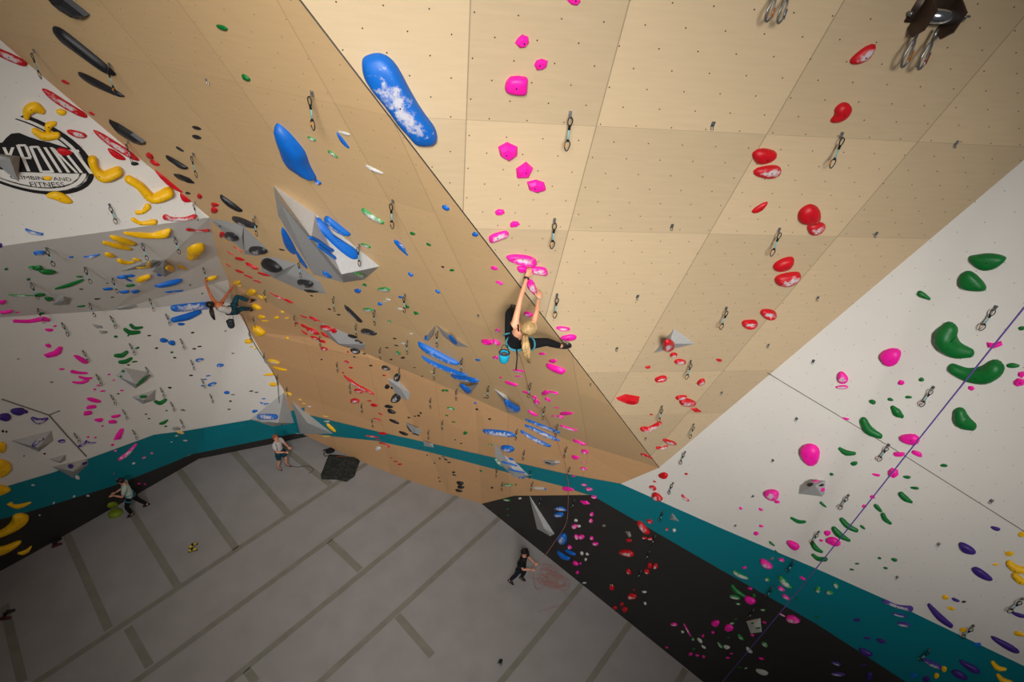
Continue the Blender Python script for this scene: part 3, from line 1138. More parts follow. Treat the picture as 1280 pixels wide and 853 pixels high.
p b 110,329 62 24 25
p b 288,328 70 26 0
P b 258,348 36 25 0
P b 222,343 28 13 0
P s 265,395 300,410 338,418 | 18,26,20
P b 358,484 72 30 18
P b 388,533 44 26 15
p b 338,563 42 25 0
P b 385,591 24 8 0
P b 382,624 38 20 10
p b 330,663 22 11 0
P b 385,709 36 15 10
P b 411,732 42 21 12
P b 437,775 30 21 15
p Q 362,795 400,792 415,812 382,818
p b 298,731 66 26 12
@ 440 320 4.923
p b 875,75 50 26 8
P b 908,167 46 30 15
P Q 1072,165 1095,140 1115,150 1150,230 1120,243 1080,200
P m 1150,90 112 54 5
p b 1050,82 82 44 5
P j 1085,358 56 40 20
p j 835,528 78 40 12
P j 890,532 52 36 25
P b 895,460 32 26 0
P b 883,627 36 28 0
p b 915,748 16 14 0
p b 968,785 62 28 18
b b 360,115 36 28 10
b b 527,220 36 24 15
b b 35,215 46 30 10
b b 172,296 34 22 10
b b 298,253 32 16 0
b b 775,641 32 20 0
g b 615,88 30 18 0
G b 75,182 28 20 0
G b 197,206 80 34 5
g b 340,313 28 22 0
g Q 378,342 400,340 414,355 392,368 380,360
G b 100,331 64 30 8
G b 230,404 26 18 0
G b 283,598 34 26 0
W b 205,282 40 12 -15
W b 222,269 30 14 15
W b 295,327 38 17 10
k b 558,68 20 15 0
b b 455,502 22 32 0
b b 622,517 72 34 48
W b 612,492 40 12 35
W b 318,540 40 16 0
k b 262,510 24 10 0
k b 273,552 28 10 0
k b 215,566 22 9 0
k b 240,637 20 9 0
k b 313,627 30 13 -10
k b 118,677 20 10 0
w b 362,480 26 10 0
k b 775,366 13 12 0
W b 490,715 20 14 0
K b 430,741 16 9 0
k b 385,688 14 8 0
k b 195,736 16 9 0
B P 400,530 425,522 480,545 560,595 680,655 640,668 560,665 480,640 425,585
B P 428,592 455,612 520,655 620,690 735,722 650,737 580,725 500,690 450,640
B P 592,722 660,730 740,732 795,777 720,787 640,768
b P 650,790 715,788 738,840 702,850 670,820
@ 680 400 4.923
P j 118,53 80 34 3
p b 155,109 92 50 0
r b 640,292 34 22 5
r b 1078,248 40 20 8
R j 765,156 80 74 0
R b 797,216 46 38 20
R b 838,258 72 44 15
R j 720,362 74 48 -20
R b 968,384 56 48 0
r Q 443,485 500,448 590,470 587,520 545,528 480,508
R b 843,478 78 36 0
R b 882,508 104 62 5
r Q 900,545 935,535 972,568 925,570
R s 605,665 650,680 708,635 | 34,40,30
R b 772,752 88 36 25
R s 700,785 730,795 755,775 | 24,22,18
R b 618,833 50 28 8
R b 656,846 30 20 20
r b 660,583 20 13 0
@ 960 0 4
R b 475,275 158 66 -30
r P 305,605 333,575 325,545 350,515 385,507 420,530 423,555 400,595 360,615 325,615
@ 640 200 4
r b 1238,240 98 34 -30
@ 940 170 8
r b 120,200 262 160 -12
R b 160,358 270 155 -8
@ 960 200 4
r P 145,300 150,250 185,222 215,216 255,240 268,275 262,315 225,330 175,325
R b 240,342 105 66 -5
r P 20,535 35,505 75,483 128,482 133,515 120,550 70,565 35,558
R P 28,600 40,570 90,558 150,555 170,580 150,620 100,645 50,632
g P 1000,480 1030,475 1110,462 1190,480 1190,502 1140,545 1080,560 1040,540 1005,510
g P 948,600 965,565 1005,548 1050,575 1098,635 1080,660 980,655 950,632
g s 760,670 780,680 805,695 | 34,30,16
@ 900 380 3.368
R j 205,42 70 46 10
R j 125,84 62 48 12
g s 965,112 948,150 990,192 1048,206 | 78,108,80,44
g s 978,272 1040,300 1110,300 1155,272 | 48,62,82,82
g s 1010,462 1020,492 1060,515 | 58,70,42
g s 605,492 625,532 672,556 | 34,42,26
g s 728,438 745,458 765,474 | 22,38,20
g b 642,413 32 20 8
g b 717,403 27 14 5
g b 793,393 28 14 5
g b 848,319 26 16 0
g b 1232,260 60 21 -3
g b 1270,103 32 18 0
g s 505,610 530,628 565,630 | 16,26,16
g P 545,668 580,660 578,680 555,684
g b 470,718 20 12 5
g b 942,681 30 16 5
g b 787,730 38 13 5
g b 820,776 42 12 5
g s 762,802 780,820 805,835 | 26,28,14
p b 718,223 102 70 -18
P b 515,312 46 56 10
P b 514,351 50 21 0
p f 762,332 34 24 5
p Q 1120,160 1150,165 1185,155 1190,175 1150,190 1125,185
p f 1058,355 34 24 0
p b 530,484 28 12 10
p b 800,570 82 54 12
p b 380,633 94 88 30
p m 753,633 46 21 5
p m 830,630 46 21 18
p f 728,712 56 46 10
p b 657,720 38 12 8
p f 1268,298 40 30 0
p f 1258,330 60 36 -15
P b 217,804 72 48 0
p b 240,834 26 14 10
p b 642,814 22 15 0
p b 402,747 26 12 0
p b 433,783 20 20 0
k b 378,761 28 18 0
k b 428,764 22 12 0
@ 860 560 4.923
g s 818,338 832,352 848,364 | 18,18,10
p b 448,380 30 18 15
p b 325,373 24 17 20
g s 637,432 678,455 718,455 | 18,26,20
p b 450,482 30 17 20
p f 420,528 38 32 0
g s 505,582 516,592 530,602 | 16,18,12
g b 543,640 28 12 45
p b 648,600 90 54 22
P b 480,716 88 52 45
P b 575,690 42 22 20
p b 347,738 26 18 0
e b 518,682 22 20 0
G s 285,765 320,788 362,802 | 26,30,22
p b 705,804 38 20 20
G b 488,811 36 26 10
p b 820,571 22 18 20
g s 768,588 785,618 822,640 | 30,36,20
g s 768,658 800,685 845,685 | 20,30,32
p b 858,525 38 40 0
p b 895,577 86 64 12
g s 900,498 930,535 990,570 | 36,46,22
g s 948,442 980,480 1035,508 | 32,38,30
g b 1075,489 42 17 35
p f 1135,301 28 24 0
p f 1083,360 36 24 10
g b 1168,370 64 30 42
g s 1200,412 1213,440 1245,465 | 30,32,20
g b 1040,714 26 14 0
g b 1007,750 28 15 12
g b 1178,680 28 15 12
g b 1215,741 28 17 5
g b 1270,690 44 22 15
@ 1020 600 3.373
u P 600,258 640,268 678,300 670,318 620,312 605,290
u P 652,370 685,362 748,415 740,430 700,420 662,395
u b 757,206 40 20 15
u b 588,507 34 17 20
u s 478,528 520,578 568,615 | 18,32,22
u b 800,697 132 34 32
u b 855,570 66 20 22
U s 288,512 340,535 395,543 | 20,18,30
U b 352,571 62 16 12
U b 370,610 64 20 12
u b 172,592 30 16 10
u b 215,668 30 14 10
u b 275,680 44 20 20
u b 210,728 68 30 35
U b 490,776 88 30 28
u b 650,790 96 36 35
u b 605,822 78 34 35
b b 680,696 32 20 0
u b 465,840 34 26 0
b b 412,825 34 20 25
U b 85,775 40 18 25
U b 92,820 62 20 8
u b 225,830 28 38 20
u b 200,782 24 12 0
y s 815,350 840,375 885,382 | 30,38,30
y s 838,402 860,425 885,435 | 30,34,22
y b 815,312 38 24 10
y b 868,230 34 24 5
y b 757,357 24 13 0
y b 545,496 32 20 10
y b 570,543 32 18 15
k b 623,515 20 11 0
y b 620,633 28 22 10
y b 855,650 42 26 15
y s 745,768 765,795 798,798 | 18,24,14
y s 768,822 785,845 825,855 | 18,26,16
y b 540,798 26 26 0
y b 508,827 24 24 20
G b 85,447 30 20 45
G b 57,476 34 20 20
G b 8,465 24 24 10
@ 640 560 4.923
r b 932,171 62 42 8
r b 877,208 20 13 15
R b 867,247 44 36 10
R b 893,303 78 50 20
r b 1072,161 20 16 0
R s 1050,292 1060,312 1084,323 | 16,20,16
R P 765,452 790,446 820,470 848,512 850,532 818,536 780,502
R b 848,453 38 28 10
r b 720,570 32 24 0
R b 815,555 30 20 15
R b 850,561 32 24 15
R b 705,648 92 50 3
r b 848,727 32 36 0
R b 882,730 36 36 0
R b 830,762 38 34 0
R b 718,763 36 34 40
W b 612,848 24 12 0
W b 998,508 26 22 30
R b 953,503 20 20 0
P b 490,410 28 26 0
P b 485,450 28 28 20
P b 385,485 38 34 15
W b 412,482 26 18 0
W b 393,447 22 22 0
P b 398,550 34 36 20
P b 428,550 34 36 20
P b 490,557 28 26 10
P b 512,592 38 27 12
P b 355,613 32 26 25
p b 390,712 38 30 10
p b 420,713 18 14 0
p b 402,768 22 20 0
W b 430,650 22 26 0
W b 462,655 22 18 0
W b 453,688 18 20 0
W b 445,832 24 12 0
e b 565,480 26 16 0
W b 48,312 20 14 0
B s 268,378 300,374 328,385 | 18,32,14
B b 288,412 58 40 -5
B P 280,545 320,518 342,540 335,590 300,602 278,575
b P 318,628 350,625 395,648 388,668 345,655
b P 275,630 300,638 330,662 362,668 355,695 315,695 285,672
@ 780 680 4.923
R b 48,325 56 44 10
r b 60,284 14 9 0
r b 5,405 30 40 0
W b 125,297 30 17 15
W b 130,368 18 22 0
P b 307,497 42 24 12
P s 370,495 388,530 410,568 | 8,13,8
W b 360,543 20 20 0
p b 485,568 18 18 0
p b 547,547 22 18 0
p b 563,490 54 42 5
p b 645,518 60 46 12
p b 775,348 70 54 38
p b 775,276 30 18 15
p b 865,485 28 13 20
p b 790,563 26 16 20
P b 967,278 44 30 30
P b 995,328 50 30 40
P b 1037,466 94 52 8
P s 955,430 970,438 990,448 | 14
p b 262,639 18 13 0
p b 410,680 26 20 0
p b 450,688 22 17 0
p b 490,696 20 20 0
p b 638,703 24 16 10
p b 660,677 18 14 0
p b 845,708 34 17 10
g s 668,260 690,292 738,322 | 26,34,22
G b 680,329 68 28 8
G s 965,210 988,242 1022,270 | 32,42,22
g b 800,320 22 26 0
G b 703,370 30 16 10
G b 855,408 30 16 0
G b 1193,283 36 40 20
G b 1262,300 30 28 0
G b 425,588 20 20 0
W b 467,596 46 22 52
W b 490,636 38 17 45
G b 592,625 46 21 52
W b 632,637 44 26 12
G b 718,576 48 26 50
G b 866,621 50 27 50
W b 770,656 48 27 50
G b 665,490 28 17 0
g b 688,465 16 12 0
g b 645,578 16 14 0
W b 850,790 88 34 22
G b 750,766 20 12 0
g b 710,760 28 10 20
g b 1185,452 30 16 0
g b 1060,340 20 14 0
g b 428,648 18 16 0
g b 825,520 32 16 0
g b 790,490 22 10 0
@ 560 640 4.004
r b 820,380 28 28 0
r b 835,481 22 22 0
r b 870,463 22 18 0
r b 884,492 26 24 0
@ 0 480 4.923
u b 28,205 78 58 0
u b 112,170 86 56 0
u b 157,172 32 26 20
U s 202,212 240,232 292,214 | 26,40,16
U b 380,353 52 24 0
U s 488,382 520,376 530,350 | 16,18,12
U s 545,360 562,368 588,362 | 14,16,10
k b 18,292 18 18 0
k b 40,295 12 18 0
k b 275,431 20 10 0
k b 148,444 10 9 0
y b 5,390 66 76 0
y P -40,465 10,460 60,480 76,520 50,560 0,582 -40,575
y P -30,612 30,622 80,650 30,680 -30,697
y s 50,738 100,755 145,745 188,728 | 18,34,28,14
y b 65,735 30 22 0
W b 202,622 28 18 0
p P 525,90 558,78 632,105 615,120 560,112
p m 562,142 60 26 -5
p m 540,179 58 26 -8
p P 568,214 640,208 630,236 600,238
p m 712,199 54 22 -8
p m 692,233 50 24 -5
p b 630,260 17 13 0
p Q 738,275 763,275 745,345 697,347 712,310
p b 692,376 24 15 0
P s 735,462 785,430 835,372 | 26,32,20
P b 708,411 26 16 0
P b 885,453 28 18 -20
P b 932,426 20 18 0
W b 822,489 24 18 0
p b 542,328 18 13 0
p b 587,331 20 11 0
p b 700,553 16 12 0
p b 720,586 14 12 0
p b 853,613 26 15 0
p b 890,616 20 12 0
g b 882,80 48 22 -10
g s 957,107 985,120 1018,98 | 22,26,20
g s 988,244 1008,240 1028,226 | 20,24,16
g b 1020,262 22 10 0
Y b 1112,300 46 20 5
G b 1085,318 32 15 0
W b 1140,348 32 14 0
W b 1055,357 18 10 0
g b 1025,165 18 8 0
e b 1127,163 28 11 10
k b 898,187 18 9 0
k b 918,215 18 8 0
k b 1045,22 22 8 0
k b 728,62 20 7 0
W b 475,575 40 26 30
W b 540,688 24 18 0
W b 455,692 22 18 0
u b 435,508 38 28 0
u b 520,490 36 18 -20
U s 205,380 235,352 268,340 | 22,22,12
k b 628,545 14 10 0
b b 1245,12 20 10 0
@ 0 620 10.66
y P -60,480 60,430 150,330 150,220 280,210 390,260 402,320 340,400 200,480 60,530 -60,570
y P -60,660 80,650 200,600 302,588 270,650 150,740 40,800 -60,820
y s 250,760 310,760 370,730 410,670 | 50,72,66,30
W b 525,256 38 34 0
W b 715,92 34 56 20
W b 985,10 36 26 0
W b 245,500 30 26 0
@ 120 590 12.18
o P 160,500 200,450 300,445 350,490 330,540 240,560 170,545
o P 185,620 260,560 340,545 410,590 415,650 330,710 230,720 180,690
'''
DRAWS = '''712.5,141 693,274 696,368 1051.5,167 973.5,286 907.5,384.5 863,451 827,507.7 866.5,530 857,565
391,115.5 492,250.5 242.5,192 244.5,252.5 319.5,270.5 450,306 43.5,63 138,80 161,177
136.5,255.5 57.5,309.5 218,296.5 177,304 375.4,326 253.5,335 418,371 446,405 507,368 469,388 548,414 476,435 510,426 578.5,448 544,460 500,460 664,479 611.6,482.5 571.6,486.6
400,420.5 422,453 438,480.5 368.7,394 331.7,362.7 317.5,396 312.4,414.5 330.7,442 347,469.3
105.6,334 38.6,353.5 140,347.5 111.7,379 186.5,373.5 206.8,393 137.7,395.5 76.8,404 103,438.5 161.5,430 119.8,468.5 225,424 238,450.5 181.8,459.5 47,386 251.5,474 359,484.5
138,494 153,512.5 165.5,538 213,503 225,524.7 200,485 92.4,542 262,493 452.6,505 466,523.7
539,498 554,525.7 536.5,538 681.7,508.4 647,537 656,563 622,585.6 666.5,603 629,603 664,586.6 697.6,531 709,559.5
1245,383.5 1167,484 1111.4,555.8 1061,619 842,603.7 830,639 819.8,669.7 812.7,689 802,713 713,584.4 676.6,623 718.8,625 1024,664.6 993,701 966,734 942.5,762 1217,782 1162,812 1278,748'''
HANGERS = '''891,156 840,283 797,371 1195,179.5 1095,292.5 1022,372.5 771,436 902,491 807,548 738.5,479.6 1016.4,452 995.6,524 966,576 941,621 960,432 258.6,99.5 598,393.5 1239,626.7 1173,680.6 1121,722 919,657.5'''
# ------------------------------------------------------------------ put them up
HM = {c: hold_mat(n_, hx, 0.0) for c, (n_, hx) in dict(p=('pink polyurethane', 'f01aa0'), r=('red polyurethane', 'c20f1c'), b=('blue polyurethane', '0b62bd'), y=('yellow polyurethane', 'efb80a'),
      g=('green polyurethane', '0c6a2c'), k=('black polyurethane', '201f21'), u=('purple polyurethane', '3b2378'), w=('white polyurethane', 'cfcdc9'), e=('grey polyurethane', '77746c'), o=('olive green polyurethane', '75851a')).items()}
HM.update({c: hold_mat(n_, hx, ck) for c, (n_, hx, ck) in dict(P=('chalked pink polyurethane', 'e8249c', .95), R=('chalked red polyurethane', 'c0141f', .95), B=('chalked blue polyurethane', '0d62ba', .9), Y=('chalked yellow polyurethane', 'e8b820', .9),
      G=('chalked green polyurethane', '2a8a3c', 1.15), K=('chalked black polyurethane', '2b2a2c', .8), U=('chalked purple polyurethane', '46308a', .9), W=('chalk covered polyurethane', 'b9bcb0', 1.2)).items()})
CN = dict(p='pink', r='red', b='blue', y='yellow', g='green', k='black', u='purple', w='white', e='grey', o='olive green')
m_vol = plain('grey textured plywood volume', 'a9a8a6', .75, .2, noise=.05, scale=20)
m_volw = plain('pale grey textured plywood volume', 'b4b0a9', .75, .2, noise=.05, scale=20)
THINGS = []     # (object, base noun, colour word, size word, shape word)
def sheets(txt):
    ox = oy = 0.0; s = 1.0
    for ln in txt.strip().splitlines():
        t = ln.split()
        if not t: continue
        if t[0] == '@': ox, oy, s = map(float, t[1:4]); continue
        yield t, (lambda p, ox=ox, oy=oy, s=s: (ox + float(p.split(',')[0]) / s, oy + float(p.split(',')[1]) / s)), s
NV = 0
for t, T_, s in sheets(VOLS):
    seg = ' '.join(t[1:]).split(';')
    pl = [T_(p) for p in seg[0].split()]
    ap = []
    for a in seg[1].split():
        x, y, h = a.split(','); X_, Y_ = T_(x + ',' + y); ap.append((X_, Y_, float(h)))
    pale = WALLCAST(*T_(seg[0].split()[0]))
    if len(seg) > 2:      # the large split volume left of the centre: two ridges with a dark gap between them
        P_ = lambda x, y, h=0: (T_('%g,%g' % (x, y)) + ((h,) if h else ()))
        pl = [P_(10, 70), P_(330, 290), P_(820, 690), P_(700, 790), P_(545, 812), P_(315, 752), P_(45, 300)]
        ap = [P_(60, 200, .30), P_(300, 470, .45), P_(530, 750, .50)]
        b_ = 7
        tr = [(0, 1, b_ + 1), (0, b_ + 1, b_), (1, 2, b_ + 2), (1, b_ + 2, b_ + 1), (2, 3, b_ + 2), (3, 4, b_ + 2), (4, b_, b_ + 1), (4, b_ + 1, b_ + 2), (4, 5, b_), (5, 6, b_), (6, 0, b_)]
        o = volume(pl, ap, m_vol, tr)
    else:
        o = volume(pl, ap, m_volw if abs(T_('0,0')[0] - 780) < 1 else m_vol)
    THINGS.append((o, 'volume', 'grey', '', 'faceted')); NV += 1
CAST = Caster(TOP + VOLPOLY)
rnd = random.Random(7)
SHN = dict(b='rounded', f='faceted', l='tapered', j='hollowed', m='blocky', P='rounded', Q='faceted', J='hollowed', s='curved')
for t, T_, s in sheets(HOLDS):
    c, kind = t[0], t[1]
    if kind in 'bfljm':
        x, y = T_(t[2]); L, Wd, ang = float(t[3]) / s, float(t[4]) / s, float(t[5])
        if L < 1.2: continue
        L = max(L, 2.2); Wd = max(Wd, 1.7)
        rest = (x, y, L, Wd, ang); big = L; asp = L / Wd
    elif kind == 's':
        i = t.index('|'); pts = [T_(p) for p in t[2:i]]; ws = [float(w_) / s for w_ in t[i + 1].split(',')]
        rest = (pts, ws); big = math.hypot(pts[0][0] - pts[-1][0], pts[0][1] - pts[-1][1]) + max(ws); asp = big / max(ws)
    else:
        rest = [T_(p) for p in t[2:]]
        xs = [p[0] for p in rest]; ys = [p[1] for p in rest]; big = math.hypot(max(xs) - min(xs), max(ys) - min(ys)); asp = 1.5
    o = place_hold('climbing_hold', kind, rest, HM[c], rnd, True, .85 if kind not in 's' else .9, m_boltd)
    if o is None: print('MISS', t[:4]); continue
    if c == 'o': print('OLIVE', o.location, o['_wall'], o.dimensions)
    sz = 'tiny' if big < 5 else 'small' if big < 10 else 'medium' if big < 20 else 'large' if big < 45 else 'huge'
    sh = SHN[kind] if not (kind in 'b' and asp > 2.2) else 'long'
    THINGS.append((o, 'hold', CN[c.lower()], sz, sh))
    o['_chalk'] = 1 if c.isupper() else 0
for q in DRAWS.split():
    x, y = map(float, q.split(','))
    o = quickdraw(x, y)
    if o: THINGS.append((o, 'quickdraw', '', '', ''))
for q in HANGERS.split():
    x, y = map(float, q.split(','))
    THINGS.append((hanger(x, y), 'hanger', '', '', ''))
# ------------------------------------------------------------------ people
m_skinA = plain('light skin', 'd79a77', .5, .35, noise=.04, scale=6)
m_skinB = plain('tanned skin', 'b5653f', .5, .35, noise=.04, scale=6)
m_skinC = plain('fair skin', 'c98f74', .5, .35, noise=.04, scale=6)
m_blackcl = plain('black stretch fabric', '141416', .8, .2, noise=.15, scale=12)
m_blonde = plain('blonde hair', 'a98a5c', .55, .4, noise=.35, scale=25, bump=.5)
m_darkhair = plain('dark brown hair', '1c1412', .5, .4, noise=.3, scale=25, bump=.5)
m_redhair = plain('short auburn hair', '8a4a2c', .6, .3, noise=.2, scale=25)
m_whitecl = plain('off white cotton', 'b9b6b0', .85, .15, noise=.06, scale=10)
m_greyt = plain('light grey cotton', 'b3b1b0', .85, .15, noise=.06, scale=10)
m_tealcl = plain('dark teal leggings', '12404d', .8, .2, noise=.1, scale=10)
m_navy = plain('dark navy fabric', '1a1c2c', .8, .2, noise=.1, scale=10)
m_harn = plain('slate teal harness webbing', '3f7f8c', .75, .2)
m_harnk = plain('black harness webbing', '202226', .75, .2)
m_bag = plain('turquoise chalk bag', '1494b4', .75, .2, noise=.08, scale=10)
m_bagk = plain('charcoal chalk bag', '2d3138', .8, .2, noise=.1, scale=10)
m_shoe = plain('black climbing shoe', '17181b', .55, .4)
m_shoeg = plain('grey shoe panel', '9aa0a0', .6, .3)
m_eye = plain('dark eye', '120c0a', .3, .5)
m_lip = plain('lips', '9c4f45', .5, .4)
m_watch = plain('black rubber watch', '0e0e10', .5, .4)
def skin(name, pts, edges, mat, parent=None, root=0, sub=2):
    me = bpy.data.meshes.new(name)
    me.from_pydata([tuple(p[0]) for p in pts], edges, [])
    o = bpy.data.objects.new(name, me); COL.objects.link(o)
    md = o.modifiers.new('skin', 'SKIN'); md.use_smooth_shade = True
    sv = me.skin_vertices[0].data
    for i, p in enumerate(pts):
        r = p[1]; sv[i].radius = r if isinstance(r, tuple) else (r, r)
        sv[i].use_root = (i == root)
    s = o.modifiers.new('sub', 'SUBSURF'); s.levels = sub; s.render_levels = sub
    dg = bpy.context.evaluated_depsgraph_get()
    nm = bpy.data.meshes.new_from_object(o.evaluated_get(dg))
    bpy.data.objects.remove(o)
    nm.materials.clear(); nm.materials.append(mat)
    for p in nm.polygons: p.use_smooth = True
    nm.name = name
    o = bpy.data.objects.new(name, nm); COL.objects.link(o)
    if parent is not None: o.parent = parent; o.matrix_parent_inverse = parent.matrix_world.inverted()
    return o
def join_mb(o, mb):
    bm = bmesh.new(); bm.from_mesh(o.data)
    vs = [bm.verts.new(v) for v in mb.v]
    for f in mb.f:
        try: fc = bm.faces.new([vs[i] for i in f]); fc.smooth = True
        except ValueError: pass
    bm.to_mesh(o.data); bm.free()
def hand_mb(mb, wr, hd, side, curl, s=1.0, nrm=None):
    """palm + four curled fingers + thumb; wr wrist, hd knuckle centre, side = thumb direction, curl = direction the fingertips bend to"""
    d = (hd - wr).normalized(); side = (side - d * side.dot(d)).normalized(); curl = (curl - d * curl.dot(d)).normalized()
    L = .085 * s
    k = hd
    R = Matrix((side, curl, d)).transposed()
    mb.ball(wr + (k - wr) * .62, .045 * s, .95, .48, 1.15, 10, 8, R)
    for i, (o_, ln) in enumerate(((.030, .070), (.010, .080), (-.010, .074), (-.029, .058))):
        b = k + side * o_ * s
        p1 = b + d * ln * .45 * s + curl * .006 * s
        p2 = p1 + d * ln * .22 * s + curl * ln * .32 * s
        p3 = p2 + curl * ln * .30 * s - d * ln * .05 * s
        mb.tube([b - d * .02 * s, b, p1, p2, p3], [.0095 * s, .0098 * s, .009 * s, .0082 * s, .0065 * s], 8)
    tb = wr + (k - wr) * .4 + side * .030 * s
    mb.tube([tb - side * .012 * s, tb + side * .012 * s + d * .012 * s, tb + side * .028 * s + d * .036 * s + curl * .012 * s, tb + side * .026 * s + d * .056 * s + curl * .024 * s], [.013 * s, .0125 * s, .0105 * s, .008 * s], 8)
def figure(name, J, mats, label, build=1.0, face=None, hair='short', bare_legs=False, sleeves=True, hips=None, extras=None, curl=None):
    """J: joint name -> world Vector.  mats: skin, top, legs, hair, shoe"""
    b = build
    root = empty(name, J['pelvis']); bpy.context.view_layer.update()
    tag(root, label, 'person')
    up = (J['neck'] - J['pelvis']).normalized()
    lat = (J['shR'] - J['shL']).normalized()
    head_d = (J['head'] - J['neck']).normalized()
    P = []; idx = {}; E_ = []
    def add(n, p, r, par=None):
        idx[n] = len(P); P.append((p - J['pelvis'], r))
        if par is not None: E_.append((idx[par], idx[n]))
    def mid(a, c, t=.5): return J[a].lerp(J[c], t)
    add('pelvis', J['pelvis'], (.125 * b, .105 * b))
    add('waist', J['waist'], (.105 * b, .09 * b), 'pelvis')
    add('chest', J['chest'], (.135 * b, .105 * b), 'waist')
    add('nb', J['neck'] - head_d * .05, .065 * b, 'chest')
    add('neck', J['neck'] + head_d * .01, .050 * b, 'nb')
    add('jaw', J['head'] - head_d * .055, .068, 'neck')
    add('head', J['head'] + head_d * .02, .088, 'jaw')
    add('crown', J['head'] + head_d * .085, .060, 'head')
    for s in 'LR':
        add('sh' + s, J['sh' + s], .062 * b, 'nb')
        add('ua' + s, mid('sh' + s, 'el' + s, .5), .047 * b, 'sh' + s)
        add('el' + s, J['el' + s], .038 * b, 'ua' + s)
        add('fa' + s, mid('el' + s, 'wr' + s, .35), .038 * b, 'el' + s)
        add('wr' + s, J['wr' + s], .026 * b, 'fa' + s)
        add('hip' + s, J['hip' + s], .088 * b, 'pelvis')
        add('th' + s, mid('hip' + s, 'kn' + s, .5), .075 * b, 'hip' + s)
        add('kn' + s, J['kn' + s], .055 * b, 'th' + s)
        add('ca' + s, mid('kn' + s, 'an' + s, .35), .054 * b, 'kn' + s)
        add('an' + s, J['an' + s], .035 * b, 'ca' + s)
        add('to' + s, J['to' + s], (.034 * b, .026 * b), 'an' + s)
    body = skin('body', P, E_, mats['skin'], None)
    body.parent = root
    fc = face or J['face']
    fwd = (fc - head_d * fc.dot(head_d)).normalized(); side = fwd.cross(head_d).normalized()
    O = J['pelvis']
    mb = MB()
    for s, sg in (('L', -1), ('R', 1)):
        wr = J['wr' + s] - O; hd = J['ha' + s] - O
        cd = (curl or (lambda s_: -up))(s)
        mb_side = J.get('thumb' + s, -lat * sg)
        hand_mb(mb, wr, hd, mb_side, cd, 1.0)
    hc = J['head'] - O + head_d * .02
    # nose, ears, brow belong to the head surface
    mb.tube([hc + fwd * .082 + head_d * .02, hc + fwd * .103 - head_d * .012, hc + fwd * .085 - head_d * .022], [.009, .014, .008], 8)
    for sg in (-1, 1): mb.ball(hc + side * .088 * sg - head_d * .005, .028, .35, .75, 1.1, 8, 6, Matrix((side, fwd, head_d)).transposed())
    join_mb(body, mb)
    for sg in (-1, 1):
        e = MB(); e.ball(hc + fwd * .080 + side * .033 * sg + head_d * .018, .011, 1, 1, .7, 8, 6); e.build('eye', m_eye, root)
    e = MB(); e.tube([hc + fwd * .076 - head_d * .045 + side * .024, hc + fwd * .084 - head_d * .046, hc + fwd * .076 - head_d * .045 - side * .024], [.004, .007, .004], 6); e.build('mouth', m_lip, root)
    # clothing follows the body surface: each garment is the body region pushed outwards
    segs = {}
    def sg_(k, a_, c_): segs[k] = (P[idx[a_]][0], P[idx[c_]][0])
    for k, a_, c_ in (('pw', 'pelvis', 'waist'), ('wc', 'waist', 'chest'), ('cn', 'chest', 'nb'), ('nn', 'nb', 'neck'), ('hh', 'neck', 'crown')): sg_(k, a_, c_)
    for s in 'LR':
        for k, a_, c_ in (('ns', 'nb', 'sh'), ('su', 'sh', 'ua'), ('ue', 'ua', 'el'), ('ef', 'el', 'fa'), ('fw', 'fa', 'wr'), ('ph', 'pelvis', 'hip'), ('ht', 'hip', 'th'), ('tk', 'th', 'kn'), ('kc', 'kn', 'ca'), ('ca', 'ca', 'an'), ('at', 'an', 'to')):
            sg_(k + s, a_ + (s if a_ not in ('nb', 'pelvis') else ''), c_ + s)
    def nearest(v_):
        best = None
        for k, (a_, c_) in segs.items():
            ab = c_ - a_; t = max(0, min(1, (v_ - a_).dot(ab) / ab.length_squared)); d_ = (v_ - a_ - ab * t).length
            if best is None or d_ < best[0]: best = (d_, k, t)
        return best
    core = skin('core', P, E_, mats['skin'], None, 0, 2)
    NR = [nearest(v_.co) for v_ in core.data.vertices]
    def garment(nm, test, offd, mat):
        bm = bmesh.new(); bm.from_mesh(core.data); bm.verts.ensure_lookup_table(); bm.normal_update()
        ok = [test(NR[v_.index][1], NR[v_.index][2], v_.co) for v_ in bm.verts]
        for v_ in bm.verts: v_.co = v_.co + v_.normal * offd
        dead = [f_ for f_ in bm.faces if not all(ok[v_.index] for v_ in f_.verts)]
        bmesh.ops.delete(bm, geom=dead, context='FACES')
        me = bpy.data.meshes.new(nm); bm.to_mesh(me); bm.free(); me.materials.append(mat)
        for p_ in me.polygons: p_.use_smooth = True
        o = bpy.data.objects.new(nm, me); COL.objects.link(o); o.parent = root
        md = o.modifiers.new('hem', 'SOLIDIFY'); md.thickness = .006; md.offset = 1
        return o
    if sleeves:
        garment('t_shirt', lambda k, t, c_: k in ('pw', 'wc', 'cn') or (k == 'nn' and t < .2) or k[:2] in ('ns', 'su') or (k[:2] == 'ue' and t < .25) or k[:2] == 'ph', .014, mats['top'])
    else:
        garment('tank_top', lambda k, t, c_: k in ('pw', 'wc') or (k == 'cn' and t < .45), .007, mats['top'])
        for s in 'LR':
            a = P[idx['chest']][0].lerp(P[idx['nb']][0], .35); mbs = MB()
            topp = P[idx['nb']][0].lerp(P[idx['sh' + s]][0], .55)
            bk = -(J['face'].normalized())
            mbs.tube([a + bk * .09, a.lerp(topp, .6) + bk * .085, topp + up * .055 + bk * .03, topp + up * .035 - bk * .06, a - bk * .08], .013, 6)
            mbs.build('strap', mats['top'], root)
